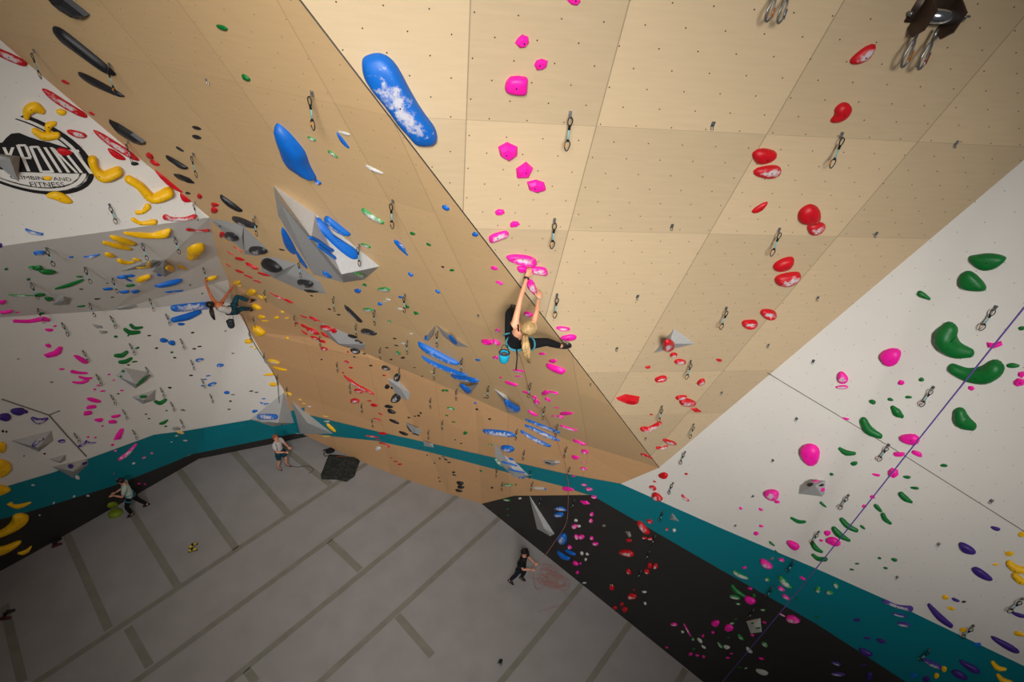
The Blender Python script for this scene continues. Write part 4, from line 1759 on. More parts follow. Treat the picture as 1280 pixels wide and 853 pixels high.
    if bare_legs: garment('shorts', lambda k, t, c_: k[:2] in ('ph', 'ht') or (k[:2] == 'tk' and t < .55) or (k == 'pw' and t < .5), .018, mats['legs'])
    else: garment('leggings', lambda k, t, c_: k[:2] in ('ph', 'ht', 'tk', 'kc') or (k[:2] == 'ca' and t < .72) or (k == 'pw' and t < .55), .008, mats['legs'])
    for s in 'LR':
        so = garment('shoe', lambda k, t, c_: k == 'at' + s or (k == 'ca' + s and t > .93), .010, mats['shoe'])
        a = J['an' + s] - O; t = J['to' + s] - O; d = (t - a).normalized()
        shn = (J['kn' + s] - J['an' + s]).normalized(); sole = (shn - d * shn.dot(d)).normalized(); sd = d.cross(sole)
        mbs = MB(); mbs.ball(a.lerp(t, .48) - sole * .026, .12, 1.12, .40, .14, 14, 6, Matrix((d, sd, sole)).transposed()); mbs.build('sole', m_shoe, so)
        if 'shoe2' in mats:
            mb2 = MB(); mb2.ball(a.lerp(t, .55) + sole * .016, .036, 1.2, .8, .8, 10, 6, Matrix((d, sd, sole)).transposed()); mb2.build('shoe_panel', mats['shoe2'], so)
    bpy.data.objects.remove(core)
    # hair
    bk = -fwd
    if hair in ('short', 'pony', 'cap', 'long'):
        hv = MB()
        nu, nv = 18, 12; Rm = Matrix((side, fwd, head_d)).transposed(); base = len(hv.v)
        for j in range(nv + 1):
            th = math.pi * .80 * j / nv
            for i in range(nu):
                ph = 2 * math.pi * i / nu
                x, y, z = math.sin(th) * math.cos(ph), math.sin(th) * math.sin(ph), math.cos(th)
                if y > .12: # hairline above the brow
                    lim = .30 + .25 * y
                    if z < lim: z = lim; 
                r = .103 * (1 + .02 * math.sin(7 * ph + 3 * th))
                hv.v.append(hc + head_d * .012 + Rm @ Vector((x * r * .93, y * r * 1.02 - .006, z * r * 1.08)))
        for j in range(nv):
            for i in range(nu):
                i2 = (i + 1) % nu; hv.f.append([base + j * nu + i, base + j * nu + i2, base + (j + 1) * nu + i2, base + (j + 1) * nu + i])
        hv.build('hair', mats['hair'], root)
    if hair == 'cap':
        cm = MB(); cm.ball(hc + head_d * .045, .104, 1, 1.03, .72, 14, 8, Matrix((side, fwd, head_d)).transposed())
        cm.ball(hc + head_d * .045 + fwd * .10, .075, .9, .9, .12, 12, 6, Matrix((side, fwd, head_d)).transposed())
        cm.build('cap', mats['cap'], root)
    # harness: waist belt, leg loops
    if hips:
        hm = MB()
        w0 = P[idx['pelvis']][0].lerp(P[idx['waist']][0], .55); ax = up
        n1 = lat - ax * lat.dot(ax); n1.normalize(); n2 = ax.cross(n1)
        hm.tube([w0 + n1 * math.cos(t) * .150 * b + n2 * math.sin(t) * .128 * b for t in [2 * math.pi * k / 20 for k in range(20)]], .019, 8, closed=True)
        hb = hm.build('harness_belt', mats.get('harness', m_harnk), root)
        for s in 'LR':
            c0 = P[idx['hip' + s]][0].lerp(P[idx['th' + s]][0], .6); ax = (J['kn' + s] - J['hip' + s]).normalized()
            a1 = ax.orthogonal().normalized(); a2 = ax.cross(a1); hm = MB()
            hm.tube([c0 + (a1 * math.cos(t) + a2 * math.sin(t)) * .100 * b for t in [2 * math.pi * k / 16 for k in range(16)]], .014, 8, closed=True)
            hm.build('leg_loop', mats.get('harness', m_harnk), root)
    return root
def JP(x, y, dep):
    d = RW @ Vector(((x - CX) / FPX, (y - CY) / FPX, 1)); return EYE + d * dep
def strand_tail(name, pts, rs, mat, parent, n=9, seed=1):
    """a pony tail of many locks"""
    r_ = random.Random(seed); mb = MB()
    for k in range(n):
        o_ = Vector((r_.uniform(-1, 1), r_.uniform(-1, 1), r_.uniform(-.4, .4)))
        q = [p + o_ * rs[i] * .65 + Vector((r_.uniform(-1, 1), r_.uniform(-1, 1), 0)) * rs[i] * .12 for i, p in enumerate(pts)]
        mb.tube(q, [max(r * .48, .004) for r in rs], 7)
    return mb.build(name, mat, parent)
# --- woman in black on the prow
J = dict(head=JP(659.5, 411, 7.28), neck=JP(652.5, 413, 7.46), chest=JP(649, 417, 7.58), waist=JP(644, 427, 7.72), pelvis=JP(646, 432, 7.86),
         shL=JP(643.5, 404.5, 7.40), elL=JP(650.5, 373, 7.40), wrL=JP(658.2, 348, 7.50), haL=JP(661.0, 340.5, 7.46),
         shR=JP(665, 409, 7.52), elR=JP(670.8, 391, 7.56), wrR=JP(673, 374.5, 7.72), haR=JP(674.6, 366.5, 7.78),
         hipL=JP(638.5, 430, 7.92), knL=JP(636.5, 392, 8.0), anL=JP(640.5, 386.5, 8.32), toL=JP(641.5, 382.5, 8.42),
         hipR=JP(655.5, 431, 7.92), knR=JP(683, 427.5, 8.15), anR=JP(701.5, 433, 8.42), toR=JP(713, 431.5, 8.52))
J['face'] = (CAST(659, 400)[0] - J['head']).normalized()
c1 = figure('person', J, dict(skin=m_skinA, top=m_blackcl, legs=m_blackcl, hair=m_blonde, shoe=m_shoe, shoe2=m_shoeg, harness=m_harn),
            'blonde climber in black tank top and leggings reaching up with both hands on the prow', .93, hair='pony', sleeves=False, hips=True,
            curl=lambda s: (nF * -1))
O1 = J['pelvis']
strand_tail('ponytail', [JP(657.5, 418, 7.20) - O1, JP(656.5, 425, 7.14) - O1, JP(657, 433, 7.16) - O1, JP(658.5, 442, 7.24) - O1, JP(661, 453, 7.34) - O1], [.022, .040, .058, .055, .022], m_blonde, c1, 16, 3)
mb = MB(); mb.tube([p for p in [JP(657.5, 418, 7.19) - O1 + Vector((.024 * math.cos(t), .010 * math.sin(t), .022 * math.sin(t))) for t in [k * .628 for k in range(10)]]], .006, 6, closed=True); mb.build('hair_tie', m_blackcl, c1)
w_ = JP(658.2, 348, 7.50) - O1; dv = (J['wrL'] - J['elL']).normalized(); a1 = dv.orthogonal().normalized(); a2 = dv.cross(a1)
mb = MB(); mb.tube([w_ + (a1 * math.cos(t) + a2 * math.sin(t)) * .031 for t in [2 * math.pi * k / 14 for k in range(14)]], .010, 6, closed=True); mb.build('watch', m_watch, c1)
def chalk_bag(c, s, mb_, mr, par=None, label=None):
    root = empty('chalk_bag', c); tag(root, label, 'bag')
    b_ = MB(); n = 16; prof = [(.001, -.15), (.045, -.148), (.062, -.12), (.068, -.06), (.066, 0.0), (.060, .0), (.055, -.05), (.001, -.06)]
    for i, (r, z) in enumerate(prof):
        for k in range(n): b_.v.append(Vector((r * s * math.cos(2 * math.pi * k / n), r * s * math.sin(2 * math.pi * k / n), z * s)))
    for i in range(len(prof) - 1):
        for k in range(n): b_.f.append([i * n + k, i * n + (k + 1) % n, (i + 1) * n + (k + 1) % n, (i + 1) * n + k])
    b_.build('pouch', mb_, root)
    r_ = MB(); r_.tube([Vector((.064 * s * math.cos(2 * math.pi * k / 16), .064 * s * math.sin(2 * math.pi * k / 16), 0)) for k in range(16)], .009 * s, 6, closed=True); r_.build('rim', mr, root)
    q = MB(); q.ball((0, 0, -.028 * s), .052 * s, 1, 1, .35, 12, 6); q.build('fleece_lining', plain('grey fleece', '5b5f66', .9, .1, noise=.5, scale=60), root)
    q = MB(); q.tube([(.05 * s, .03 * s, .0), (.03 * s, .09 * s, .05 * s), (-.03 * s, .09 * s, .05 * s), (-.05 * s, .03 * s, 0)], .006, 6); q.build('belt_loop', m_harnk, root)
    return root
chalk_bag(JP(630.5, 441, 7.62), 1.12, m_bag, m_bagk, label='turquoise chalk bag hanging behind the blonde climber')
def biner(P, yaw, s, col, label, gate=m_orange):
    root = empty('carabiner', P); root.rotation_euler = (0, 0, yaw); tag(root, label, 'carabiner')
    b_ = MB(); b_.tube([v_ * 1.0 for v_ in loop_pts(.06 * s, .11 * s, 0)], .006 * s, 6, closed=True); b_.build('frame', col, root)
    b_ = MB(); b_.tube([(-.028 * s, 0, -.03 * s), (-.031 * s, 0, -.08 * s)], .0085 * s, 6); b_.build('gate', gate, root)
    return root
q = MB(); q.tube([JP(645.5, 434, 7.72) - O1, JP(646.5, 447, 7.66) - O1, JP(645, 463, 7.62) - O1], [.014, .010, .012], 8); q.build('gear_strap', m_harnk, c1)
# --- second climber, left
J = dict(head=JP(263.5, 381, 15.15), neck=JP(268.8, 380.8, 15.3), chest=JP(275, 384.5, 15.42), waist=JP(283.5, 388, 15.62), pelvis=JP(289, 388.5, 15.78),
         shL=JP(266.5, 375.5, 15.35), elL=JP(261.2, 365, 15.35), wrL=JP(257, 354, 15.42), haL=JP(257.3, 350, 15.40),
         shR=JP(275.5, 381, 15.45), elR=JP(285, 366.5, 15.75), wrR=JP(292, 358, 16.1), haR=JP(294.5, 355, 16.2),
         hipL=JP(291.5, 385.5, 15.82), knL=JP(296.2, 370.5, 15.95), anL=JP(313, 377, 16.28), toL=JP(317, 375, 16.42),
         hipR=JP(291.5, 391, 15.85), knR=JP(302.5, 386, 16.15), anR=JP(312.3, 386.5, 16.50), toR=JP(314.5, 388.5, 16.60))
J['face'] = (Vector((-9.3, 13.9, 7.2)) - J['head']).normalized()
c2 = figure('person', J, dict(skin=m_skinB, top=m_whitecl, legs=m_tealcl, hair=m_darkhair, shoe=m_shoe, harness=m_harnk),
            'dark haired climber in white tank top hanging from yellow holds in the left corner', 1.0, hair='pony', sleeves=False, hips=True, curl=lambda s: Vector((-.3, .9, .1)))
O2 = J['pelvis']
strand_tail('ponytail', [JP(264, 384, 15.05) - O2, JP(264.5, 389, 15.02) - O2, JP(266, 394, 15.05) - O2, JP(268.5, 400, 15.1) - O2], [.03, .055, .05, .02], m_darkhair, c2, 10, 5)
chalk_bag(JP(287.5, 401.5, 15.6), 1.5, m_bagk, m_harnk, label='charcoal chalk bag hanging below the climber in white tank top')
# --- belayers standing on the mats
def stand(P, yaw, arms, lean=(0, 0), step=.14, look=0.0):
    f = Vector((math.cos(yaw), math.sin(yaw), 0)); s = Vector((f.y, -f.x, 0)); z = Vector((0, 0, 1)); ln = Vector((lean[0], lean[1], 0))
    def at(a, b_, c): return P + f * a + s * b_ + z * c + ln * (c / 1.7)
    return dict(head=at(.03 - .09 * look, 0, 1.60), neck=at(0, 0, 1.46), chest=at(0, 0, 1.25), waist=at(0, 0, 1.06), pelvis=at(0, 0, .93),
                shL=at(0, -.17, 1.38), shR=at(0, .17, 1.38), elL=at(arms[0][0], -.23, arms[0][1]), elR=at(arms[1][0], .23, arms[1][1]),
                wrL=at(arms[0][2], -.10, arms[0][3]), wrR=at(arms[1][2], .10, arms[1][3]), haL=at(arms[0][2] + .08, -.085, arms[0][3] + .01), haR=at(arms[1][2] + .08, .085, arms[1][3] + .01),
                hipL=at(0, -.09, .88), hipR=at(0, .09, .88), knL=at(.05 + step / 2, -.11, .48), knR=at(.04 - step / 2, .11, .48),
                anL=at(step / 2, -.12, .085), anR=at(-step, .13, .085), toL=at(step / 2 + .13, -.13, .05), toR=at(-step + .13, .15, .05), face=(f + z * look))
ar = ((.12, 1.12, .36, 1.16), (.10, 1.10, .34, 1.08))
J = stand(Vector((.84, 9.68, 0)), math.radians(-20), ar, (.16, 0), .2, .7); JA = J
pA = figure('person', J, dict(skin=m_skinC, top=m_blackcl, legs=m_navy, hair=m_darkhair, shoe=m_shoe, cap=m_blackcl), 'belayer in black T-shirt and black cap standing on the mats holding a rope', 1.0, hair='cap', hips=True, curl=lambda s: Vector((0, 0, -1)))
strand_tail('long_hair', [J['head'] - J['pelvis'] + v_ for v_ in (Vector((.05, .1, .02)), Vector((.08, .13, -.12)), Vector((.12, .13, -.26)))], [.05, .05, .03], m_darkhair, pA, 8, 2)
J = stand(Vector((-8.25, 13.42, 0)), math.radians(-15), ar, (0, 0), .12, .5)
pB = figure('person', J, dict(skin=m_skinC, top=m_greyt, legs=m_tealcl, hair=m_redhair, shoe=plain('tan shoe', '8d6a58', .7, .2), shoe2=m_shoeg), 'man in light grey T-shirt and dark shorts standing near the far corner', 1.06, hair='short', bare_legs=True, hips=True, curl=lambda s: Vector((0, 0, -1)))
J = stand(Vector((-12.3, 10.97, 0)), math.radians(-150), ar, (0, 0), .3)
pC = figure('person', J, dict(skin=m_skinC, top=plain('pale mint cotton', 'a9b7ad', .85, .15), legs=m_blackcl, hair=m_darkhair, shoe=m_shoe, shoe2=m_whitecl, harness=m_harn), 'dark haired person in pale T-shirt and black trousers beside the left wall', 1.02, hair='short', hips=True, curl=lambda s: Vector((0, 0, -1)))
# ------------------------------------------------------------------ ropes, gear, logo
m_rope = plain('violet climbing rope', '5a4a92', .8, .15, noise=.2, scale=60)
m_roper = plain('red and white climbing rope', 'a8716a', .85, .15, noise=.35, scale=60)
def rope(name, pts, r, mat, label):
    # smooth curve through points
    q = spline([tuple(p) for p in pts], 8); mb = MB(); mb.tube([Vector(p) for p in q], r, 6)
    o = mb.build(name, mat); tag(o, label, 'rope'); return o
# violet rope running down in front of the right wall
top = CAST(1330, 322); bot = CAST(905, 850)
def off(x, y, d=.10):
    h = CAST(x, y); return h[0] + h[1] * d
def near(x, y, d):
    h = CAST(x, y); return EYE + ray(x, y) * (h[3] - d)
rp = [near(1420, 214, 2.2), near(1279, 386, 1.9), near(1140, 560, 1.6), near(1000, 736, 1.3), near(903, 853, 1.1), near(870, 893, 1.0)]
rp = [rp[0] + (rp[0] - rp[1]).normalized() * ((18.5 - rp[0].z) / max((rp[0] - rp[1]).normalized().z, .2))] + rp
rope('climbing_rope', rp, .0095, m_rope, 'violet rope running diagonally down in front of the right wall')
# rope from the blonde climber down through the draws to the belayer
hA = JA['haR']
r2 = [JP(646, 440, 7.72), JP(652, 452, 8.6), off(664, 484, .10), off(671, 502, .10), off(682, 514, .10), off(697, 545, .10), off(704, 566, .10), off(709, 575, .12), off(713, 600, .12), off(713, 625, .12), off(712, 650, .18)]
kx = r2[-1]; r2 += [kx.lerp(hA, .35) + Vector((0, 0, -.15)), kx.lerp(hA, .7) + Vector((0, 0, -.12)), hA]
rope('climbing_rope', r2, .006, m_roper, 'thin reddish rope running from the blonde climber down to the belayer in black')
# rope of the climber in white
r3 = [JP(287, 392, 15.7), JP(297, 392, 16.4)] + [off(x, y, .08) for x, y in ((305, 393), (312, 410), (318, 425), (331, 446), (347, 472), (350, 498), (352, 530))]
rope('climbing_rope', r3, .010, plain('dark green rope', '3c443c', .85, .1), 'dark rope hanging along the left corner below the climber in white tank top')
# heap of rope on the mats
rr = random.Random(4); pts = []; c = on_level(689, 724)
a = 0
for k in range(100):
    a += rr.uniform(.5, .9); R_ = rr.uniform(.10, .40) * (1 + .3 * math.sin(k * .21))
    pts.append(c + Vector((math.cos(a) * R_ * 1.25 + .10 * math.sin(k * .13), math.sin(a) * R_ + .08 * math.cos(k * .17), .018 + .010 * (k % 3))))
tail = [on_level(706, 742, .015), on_level(713, 752, .015), on_level(700, 757, .015), on_level(672, 765, .015)]
pts = [hA, hA + Vector((.05, -.02, -.5)), Vector((hA.x + .25, hA.y - .02, .05))] + pts + tail
rope('rope_heap', pts, .0055, m_roper, 'tangled heap of thin red rope lying on the mats beside the belayer in black')
r4 = [on_level(x, y, .012) for x, y in ((363, 583), (372, 584), (384, 583), (392, 587), (386, 592))]
rope('rope_end', r4, .010, plain('dark rope', '35332f', .85, .1), 'loose dark rope end on the mats beside the man in grey')
# climbing gear lying on the mats
def shoe_pair(p1, yaw, mat1, mat2, label, n=2):
    for k in range(n):
        root = empty('climbing_shoe', p1 + Vector((.16 * k * math.cos(yaw + 1.57), .16 * k * math.sin(yaw + 1.57), 0))); root.rotation_euler = (0, 0, yaw + .5 * k)
        tag(root, label[k], 'shoe', None); mu = mat1 if (k == 0 or mat1 is m_yel) else m_shoe
        s = skin('upper', [(Vector((-.10, 0, .045)), .042), (Vector((0, 0, .05)), .048), (Vector((.10, .01, .035)), .04), (Vector((.16, .02, .028)), .024)], [(0, 1), (1, 2), (2, 3)], mu); s.parent = root
        b_ = MB(); b_.box((.03, 0, .009), (.27, .075, .018)); b_.build('sole', m_shoe, root)
        b_ = MB(); b_.box((.02, 0, .085), (.06, .10, .02)); b_.build('strap', mat2, root)
m_yel = plain('yellow shoe rubber', 'b5a42c', .6, .3); m_red_ = plain('red shoe fabric', '5e1f24', .7, .2)
shoe_pair(on_level(240, 689), .4, m_yel, m_shoe, ['yellow and black shoe lying on the mats, left of its pair', 'yellow and black shoe lying on the mats, right of its pair'])
shoe_pair(on_level(70, 683), .6, m_red_, m_shoe, ['dark red shoe lying at the foot of the left wall, beside another', 'black shoe lying at the foot of the left wall, above the red one'])
shoe_pair(on_level(6, 774), .2, m_red_, m_shoe, ['dark red shoe on the mats at the left picture edge, beside a black one', 'black shoe on the mats at the left picture edge, beside the dark red one'])
# open black backpack by the far corner and a black bag at the front
def backpack(P, yaw, s, mat, mat2, label):
    root = empty('backpack', P); root.rotation_euler = (0, 0, yaw); tag(root, label, 'bag')
    q = skin('pack_body', [(Vector((-.20 * s, 0, .10 * s)), (.12 * s, .09 * s)), (Vector((0, 0, .11 * s)), (.15 * s, .10 * s)), (Vector((.20 * s, .02, .09 * s)), (.12 * s, .08 * s))], [(0, 1), (1, 2)], mat); q.parent = root
    q = skin('front_pocket', [(Vector((-.02 * s, .12 * s, .08 * s)), .07 * s), (Vector((.12 * s, .13 * s, .07 * s)), .06 * s)], [(0, 1)], mat2); q.parent = root
    for sg in (-1, 1):
        b_ = MB(); b_.tube([(-.15 * s, sg * .05 * s, .19 * s), (-.28 * s, sg * .10 * s, .10 * s), (-.22 * s, sg * .16 * s, .015), (0, sg * .17 * s, .015)], .016 * s, 6); b_.build('shoulder_strap', mat2, root)
backpack(on_level(626, 828), 1.0, .38, plain('black and green nylon', '14231c', .7, .2, noise=.3), m_blackcl, 'small black green bag lying alone on the front mats')
backpack(on_level(413, 566), .4, .95, m_blackcl, m_harnk, 'black backpack lying at the foot of the wood wall near the dark rug')
# dark woven rug / rope tarp
pl = [on_level(*p) for p in ((401, 594), (411, 569), (446, 573), (450, 577), (446, 588), (443, 596), (433, 603), (420, 600), (402, 600))]
c = sum(pl, Vector()) / len(pl); N_ = 14; vs = []; fs = []
rr = random.Random(9)
ring = []
for i in range(len(pl)):
    a_, b_ = pl[i], pl[(i + 1) % len(pl)]
    for k in range(4): ring.append(a_.lerp(b_, k / 4))
n = len(ring); fr = [1.0, .97, .85, .65, .45, .25]
for j, r in enumerate(fr):
    for p in ring:
        q = c + (p - c) * r * (1 + (rr.uniform(-.02, .02) if j == 0 else 0)); vs.append(Vector((q.x, q.y, (.004 if j == 0 else .05 + .05 * rr.random() + .05 * math.sin(q.x * 7) * math.cos(q.y * 5)))))
vs.append(c + Vector((0, 0, .09)))
for j in range(len(fr) - 1):
    for k in range(n): fs.append((j * n + k, j * n + (k + 1) % n, (j + 1) * n + (k + 1) % n, (j + 1) * n + k))
for k in range(n): fs.append(((len(fr) - 1) * n + k, (len(fr) - 1) * n + (k + 1) % n, len(vs) - 1))
rug = mesh_obj('tarp', vs, fs, plain('charcoal woven tarp', '2f312e', .9, .1, noise=.5, scale=9, bump=1.0), None, True)
tag(rug, 'crumpled charcoal tarp spread on the mats at the foot of the wood wall', 'tarp')
b_ = MB(); b_.tube([on_level(x, y, .13) for x, y in ((420, 571.5), (426, 570.5), (432, 571.5))], .02, 6)
o = b_.build('rope_bundle', plain('orange brown sling', '6e3a22', .8, .2)); tag(o, 'orange brown sling lying on the upper edge of the charcoal tarp', 'sling')

# twin top anchors on the front wall (upper right): bracket, drum, two snap hooks
P, n, wn, dist = CAST(1165, 14)
root = empty('belay_anchor', P); tag(root, 'brown metal anchor bracket with steel drum at the top right of the wood wall', 'anchor')
t1, t2 = basis(n); R = Matrix((t1, t2, n)).transposed()
def Rv(x, y, z): return R @ Vector((x, y, z))
m_bronze = plain('dark bronze metal', '4a3a30', .45, .5, metal=.5, noise=.2)
b_ = MB(); b_.box((0, 0, .02), (.46, .26, .04), R); b_.build('base_plate', m_bronze, root)
for sx in (-.16, .16):
    b_ = MB(); base = [Rv(sx, y, z) for y, z in ((-.16, .02), (-.20, .13), (-.10, .22), (.08, .22), (.16, .02))]
    b_.add(base + [p + Rv(.02, 0, 0) for p in base], [(0, 1, 2, 3, 4), (9, 8, 7, 6, 5)] + [(k, (k + 1) % 5, 5 + (k + 1) % 5, 5 + k) for k in range(5)]); o = b_.build('side_plate', m_bronze, root, False); fix_normals(o)
b_ = MB(); b_.tube([Rv(-.14, 0, .13), Rv(.20, 0, .13)], .065, 20); b_.build('drum', plain('polished steel', 'c9ccd0', .18, .6, metal=.95), root)
b_ = MB(); b_.tube([Rv(.18, 0, .13), Rv(.26, 0, .13)], .035, 8); b_.tube([Rv(.22, .01, .13), Rv(.29, .03, .16)], .012, 6); b_.build('axle_nut', m_steel, root)
b_ = MB(); b_.tube([Rv(-.25, -.02, .03), Rv(-.25, -.02, .07)], .022, 6); b_.build('bolt', m_steel, root)
def snap(P, s, gate, label, lean=0):
    root = empty('snap_hook', P); root.rotation_euler = (0, lean, .5); tag(root, label, 'carabiner')
    b_ = MB(); b_.tube([Vector((.03 * s * math.sin(t) * (1.2 if math.cos(t) < 0 else .8), 0, -.09 * s + .085 * s * math.cos(t))) for t in [2 * math.pi * k / 16 for k in range(16)]], .0085 * s, 6, closed=True); b_.build('frame', m_steel, root)
    b_ = MB(); b_.tube([(.033 * s, 0, -.07 * s), (.036 * s, 0, -.14 * s)], .012 * s, 6); b_.build('gate_sleeve', gate, root)
    b_ = MB(); b_.tube([(0, 0, .07 * s), (0, 0, .0)], .012 * s, 6); b_.build('swivel', m_steel, root)
pa = P + Rv(-.10, -.21, .12); pb = P + Rv(.10, -.22, .12)
snap(pa, 1.5, m_orange, 'steel snap hook with orange gate under the bronze anchor bracket'); snap(pb, 1.5, plain('dull red metal', '7d2f30', .4, .5), 'steel snap hook with red gate under the bronze anchor bracket')
h = CAST(963, -10); snap(h[0] + h[1] * .12, 1.15, m_orange, 'steel snap hook with orange gate cut by the top picture edge', .1)
h = CAST(978, -8); snap(h[0] + h[1] * .12, 1.15, m_steel, 'plain steel snap hook at the top picture edge, right of the orange one', .1)

# round logo painted on the left head wall
m_ink = plain('black wall paint', '1e1c1c', .6, .2); m_pap = MW['white']
Pc, nl, wn, dist = CAST(40, 190)
# axes measured on the wall: h to the picture right, v up
hl, vl = basis(nl)
LW = {}
def onlogo(x, y): return on_plane(x, y, Pc + nl * .012, nl)
logo = empty('painted_logo', onlogo(20, 190)); Lc = logo.location.copy()
tag(logo, 'large black round climbing gym logo with mountain painted on the left upper wall', 'logo')
def flat(name, polys, mat, lvl=0, par=None):
    vs = []; fs = []
    for pl in polys:
        b = len(vs); vs += [onlogo(*p) - Lc + nl * .004 * lvl for p in pl]; fs.append(list(range(b, b + len(pl))))
    o = mesh_obj(name, vs, fs, mat, par or logo); fix_dir(o, nl); return o
def ell(cx, cy, a, b, rot, n=48, t0=0, t1=360):
    cs, sn = math.cos(math.radians(rot)), math.sin(math.radians(rot))
    return [(cx + a * math.cos(t) * cs - b * math.sin(t) * sn, cy + a * math.cos(t) * sn + b * math.sin(t) * cs) for t in [math.radians(t0 + (t1 - t0) * k / n) for k in range(n + 1)]]
def ringpoly(e1, e2): return [[e1[k], e1[k + 1], e2[k + 1], e2[k]] for k in range(len(e1) - 1)]
flat('ring', ringpoly(ell(20, 188, 103, 46, 20), ell(18, 188, 95, 42, 20)), m_ink)
flat('inner_ring', ringpoly(ell(17, 188, 90, 39, 20), ell(16.5, 188, 88, 37.5, 20)), m_ink)
flat('mountain', [[(-20, 180), (3, 178), (8, 172), (14, 167), (24, 166), (36, 171), (48, 175), (62, 178), (75, 182), (88, 186), (98, 192), (106, 202), (117, 217), (98, 217), (90, 217), (20, 215), (-20, 208)]], m_ink, 1)
# letters "X POINT" as slanted strokes, pale on the black field
def stroke(a, b, w):
    dx, dy = b[0] - a[0], b[1] - a[1]; l = math.hypot(dx, dy); nx, ny = 0, 0
    w *= 1.35; return [(a[0] - w / 2, a[1]), (a[0] + w / 2, a[1]), (b[0] + w / 2, b[1]), (b[0] - w / 2, b[1])]
def hor(x0, x1, y, w): return [(x0, y - w / 2), (x1, y - w / 2), (x1 + w * .5, y + w / 2), (x0 + w * .5, y + w / 2)]
LET = {
 'letter_x': [stroke((5, 184), (18, 213), 3), stroke((16, 184), (6, 212), 3)],
 'letter_p': [stroke((22, 181), (36, 214), 3.2), hor(22, 32, 181.5, 2.5), stroke((32, 182), (38, 197), 3), hor(29, 38, 197.5, 2.5)],
 'letter_o': [stroke((38, 183), (52, 215), 3), stroke((47, 183), (66, 215), 3), hor(38, 48, 183.5, 2.5), hor(52, 66, 214.5, 2.5)],
 'letter_i': [stroke((56, 184), (76, 215.5), 3)],
 'letter_n': [stroke((64, 184), (86, 215.5), 3), stroke((66, 185), (96, 216), 2.6), stroke((78, 186), (102, 216), 3)],
 'letter_t': [hor(82, 98, 188.5, 3), stroke((93, 189), (114, 217), 3.6)],
}
for k_, v_ in LET.items(): flat(k_, v_, m_pap, 2)
flat('lower_field', [[(-30, 217), (111, 219), (108, 226), (100, 233), (85, 238), (60, 238), (30, 232), (-10, 222)]], m_pap, 0)
def text_on(body, p0, p1, ph, label):
    """lettering laid on the wall between two points, height given by a third"""
    cu = bpy.data.curves.new('t', 'FONT'); cu.body = body; cu.size = 1.0; cu.resolution_u = 3
    o = bpy.data.objects.new('t', cu); COL.objects.link(o)
    dg = bpy.context.evaluated_depsgraph_get(); dg.update()
    me = bpy.data.meshes.new_from_object(o.evaluated_get(dg)); bpy.data.objects.remove(o)
    xs = [v.co.x for v in me.vertices]; x0, x1 = min(xs), max(xs); hh = .72
    A_ = onlogo(*p0); B_ = onlogo(*p1); U = onlogo(*ph) - A_
    for v in me.vertices:
        t = (v.co.x - x0) / (x1 - x0); v.co = A_ + (B_ - A_) * t + U * (v.co.y / hh) - Lc + nl * .008
    me.materials.clear(); me.materials.append(m_ink)
    t = bpy.data.objects.new('lettering', me); COL.objects.link(t); t.parent = logo; fix_dir(t, nl)
text_on('CLIMBING AND', (14, 223.5), (90, 226.5), (11.5, 218.5), '')
text_on('FITNESS', (39, 233.5), (82, 233.8), (36, 227), '')
# added area lights, the mats' edge etc. are outside the view
# ------------------------------------------------------------------ names and labels
WN = {'floor': 'mats', 'wall_right': 'right wall', 'wall_front': 'pale plywood front wall', 'wall_centre': 'plywood centre wall', 'wall_centre_lower': 'lower plywood wall',
      'wall_left_lower': 'lower left wall', 'wall_left_bulge': 'grey left overhang', 'wall_left_upper': 'upper left wall'}
def wname(w, px):
    vol = w.startswith('volume on '); k = w[10:] if vol else w
    if k == 'wall_right' and not vol:
        def yl(pl, x):
            for a, b in zip(pl, pl[1:]):
                if a[0] <= x <= b[0]: return a[1] + (b[1] - a[1]) * (x - a[0]) / (b[0] - a[0])
            return pl[0][1] if x < pl[0][0] else pl[-1][1]
        x, y = px
        if y > yl([(739, 619), (900, 712), (1020, 780), (1136, 855), (1300, 960)], x): return 'black base of right wall'
        if y > yl([(776, 605), (900, 660), (1020, 711), (1110, 751), (1280, 833)], x): return 'teal band of right wall'
        return 'white part of right wall'
    return ('grey volume on ' if vol else '') + WN[k]
LM = [((664, 420), 'the blonde climber'), ((280, 380), 'the climber in white'), ((500, 130), 'the huge blue hold'), ((1015, 610), 'the fan shaped volume'),
      ((680, 650), 'the grey spear volume'), ((40, 200), 'the round logo'), ((420, 300), 'the big split volume'), ((1165, 15), 'the anchor bracket'), ((1208, 450), 'the two green bean holds'),
      ((838, 427), 'the grey triangle volume'), ((352, 540), 'the corner foot volume'), ((160, 618), 'the person in pale T-shirt'), ((943, 782), 'the square white volume'),
      ((640, 575), 'the blue striped volume'), ((400, 545), 'the right foot volume'), ((165, 468), 'the green dotted volume'), ((1280, 690), 'the right picture edge'),
      ((560, 440), 'the stacked blue fins'), ((200, 335), 'the volume under the yellow holds'), ((820, 585), 'the tip of the front wall'), ((42, 552), 'the far left volume'),
      ((1145, 752), 'the purple jug'), ((370, 195), 'the blue leaf hold'), ((705, 555), 'the three blue blades'), ((515, 350), 'the steel draw above the white holds'),
      ((1170, 370), 'the green hold pair'), ((15, 655), 'the big yellow crescents'), ((427, 585), 'the charcoal tarp'), ((440, 430), 'the volume with black holds')]
LM = [l for l in LM if 'steel draw' not in l[1] and 'hold pair' not in l[1]]
DIRS = ['right of', 'below right of', 'below', 'below left of', 'left of', 'above left of', 'above', 'above right of']
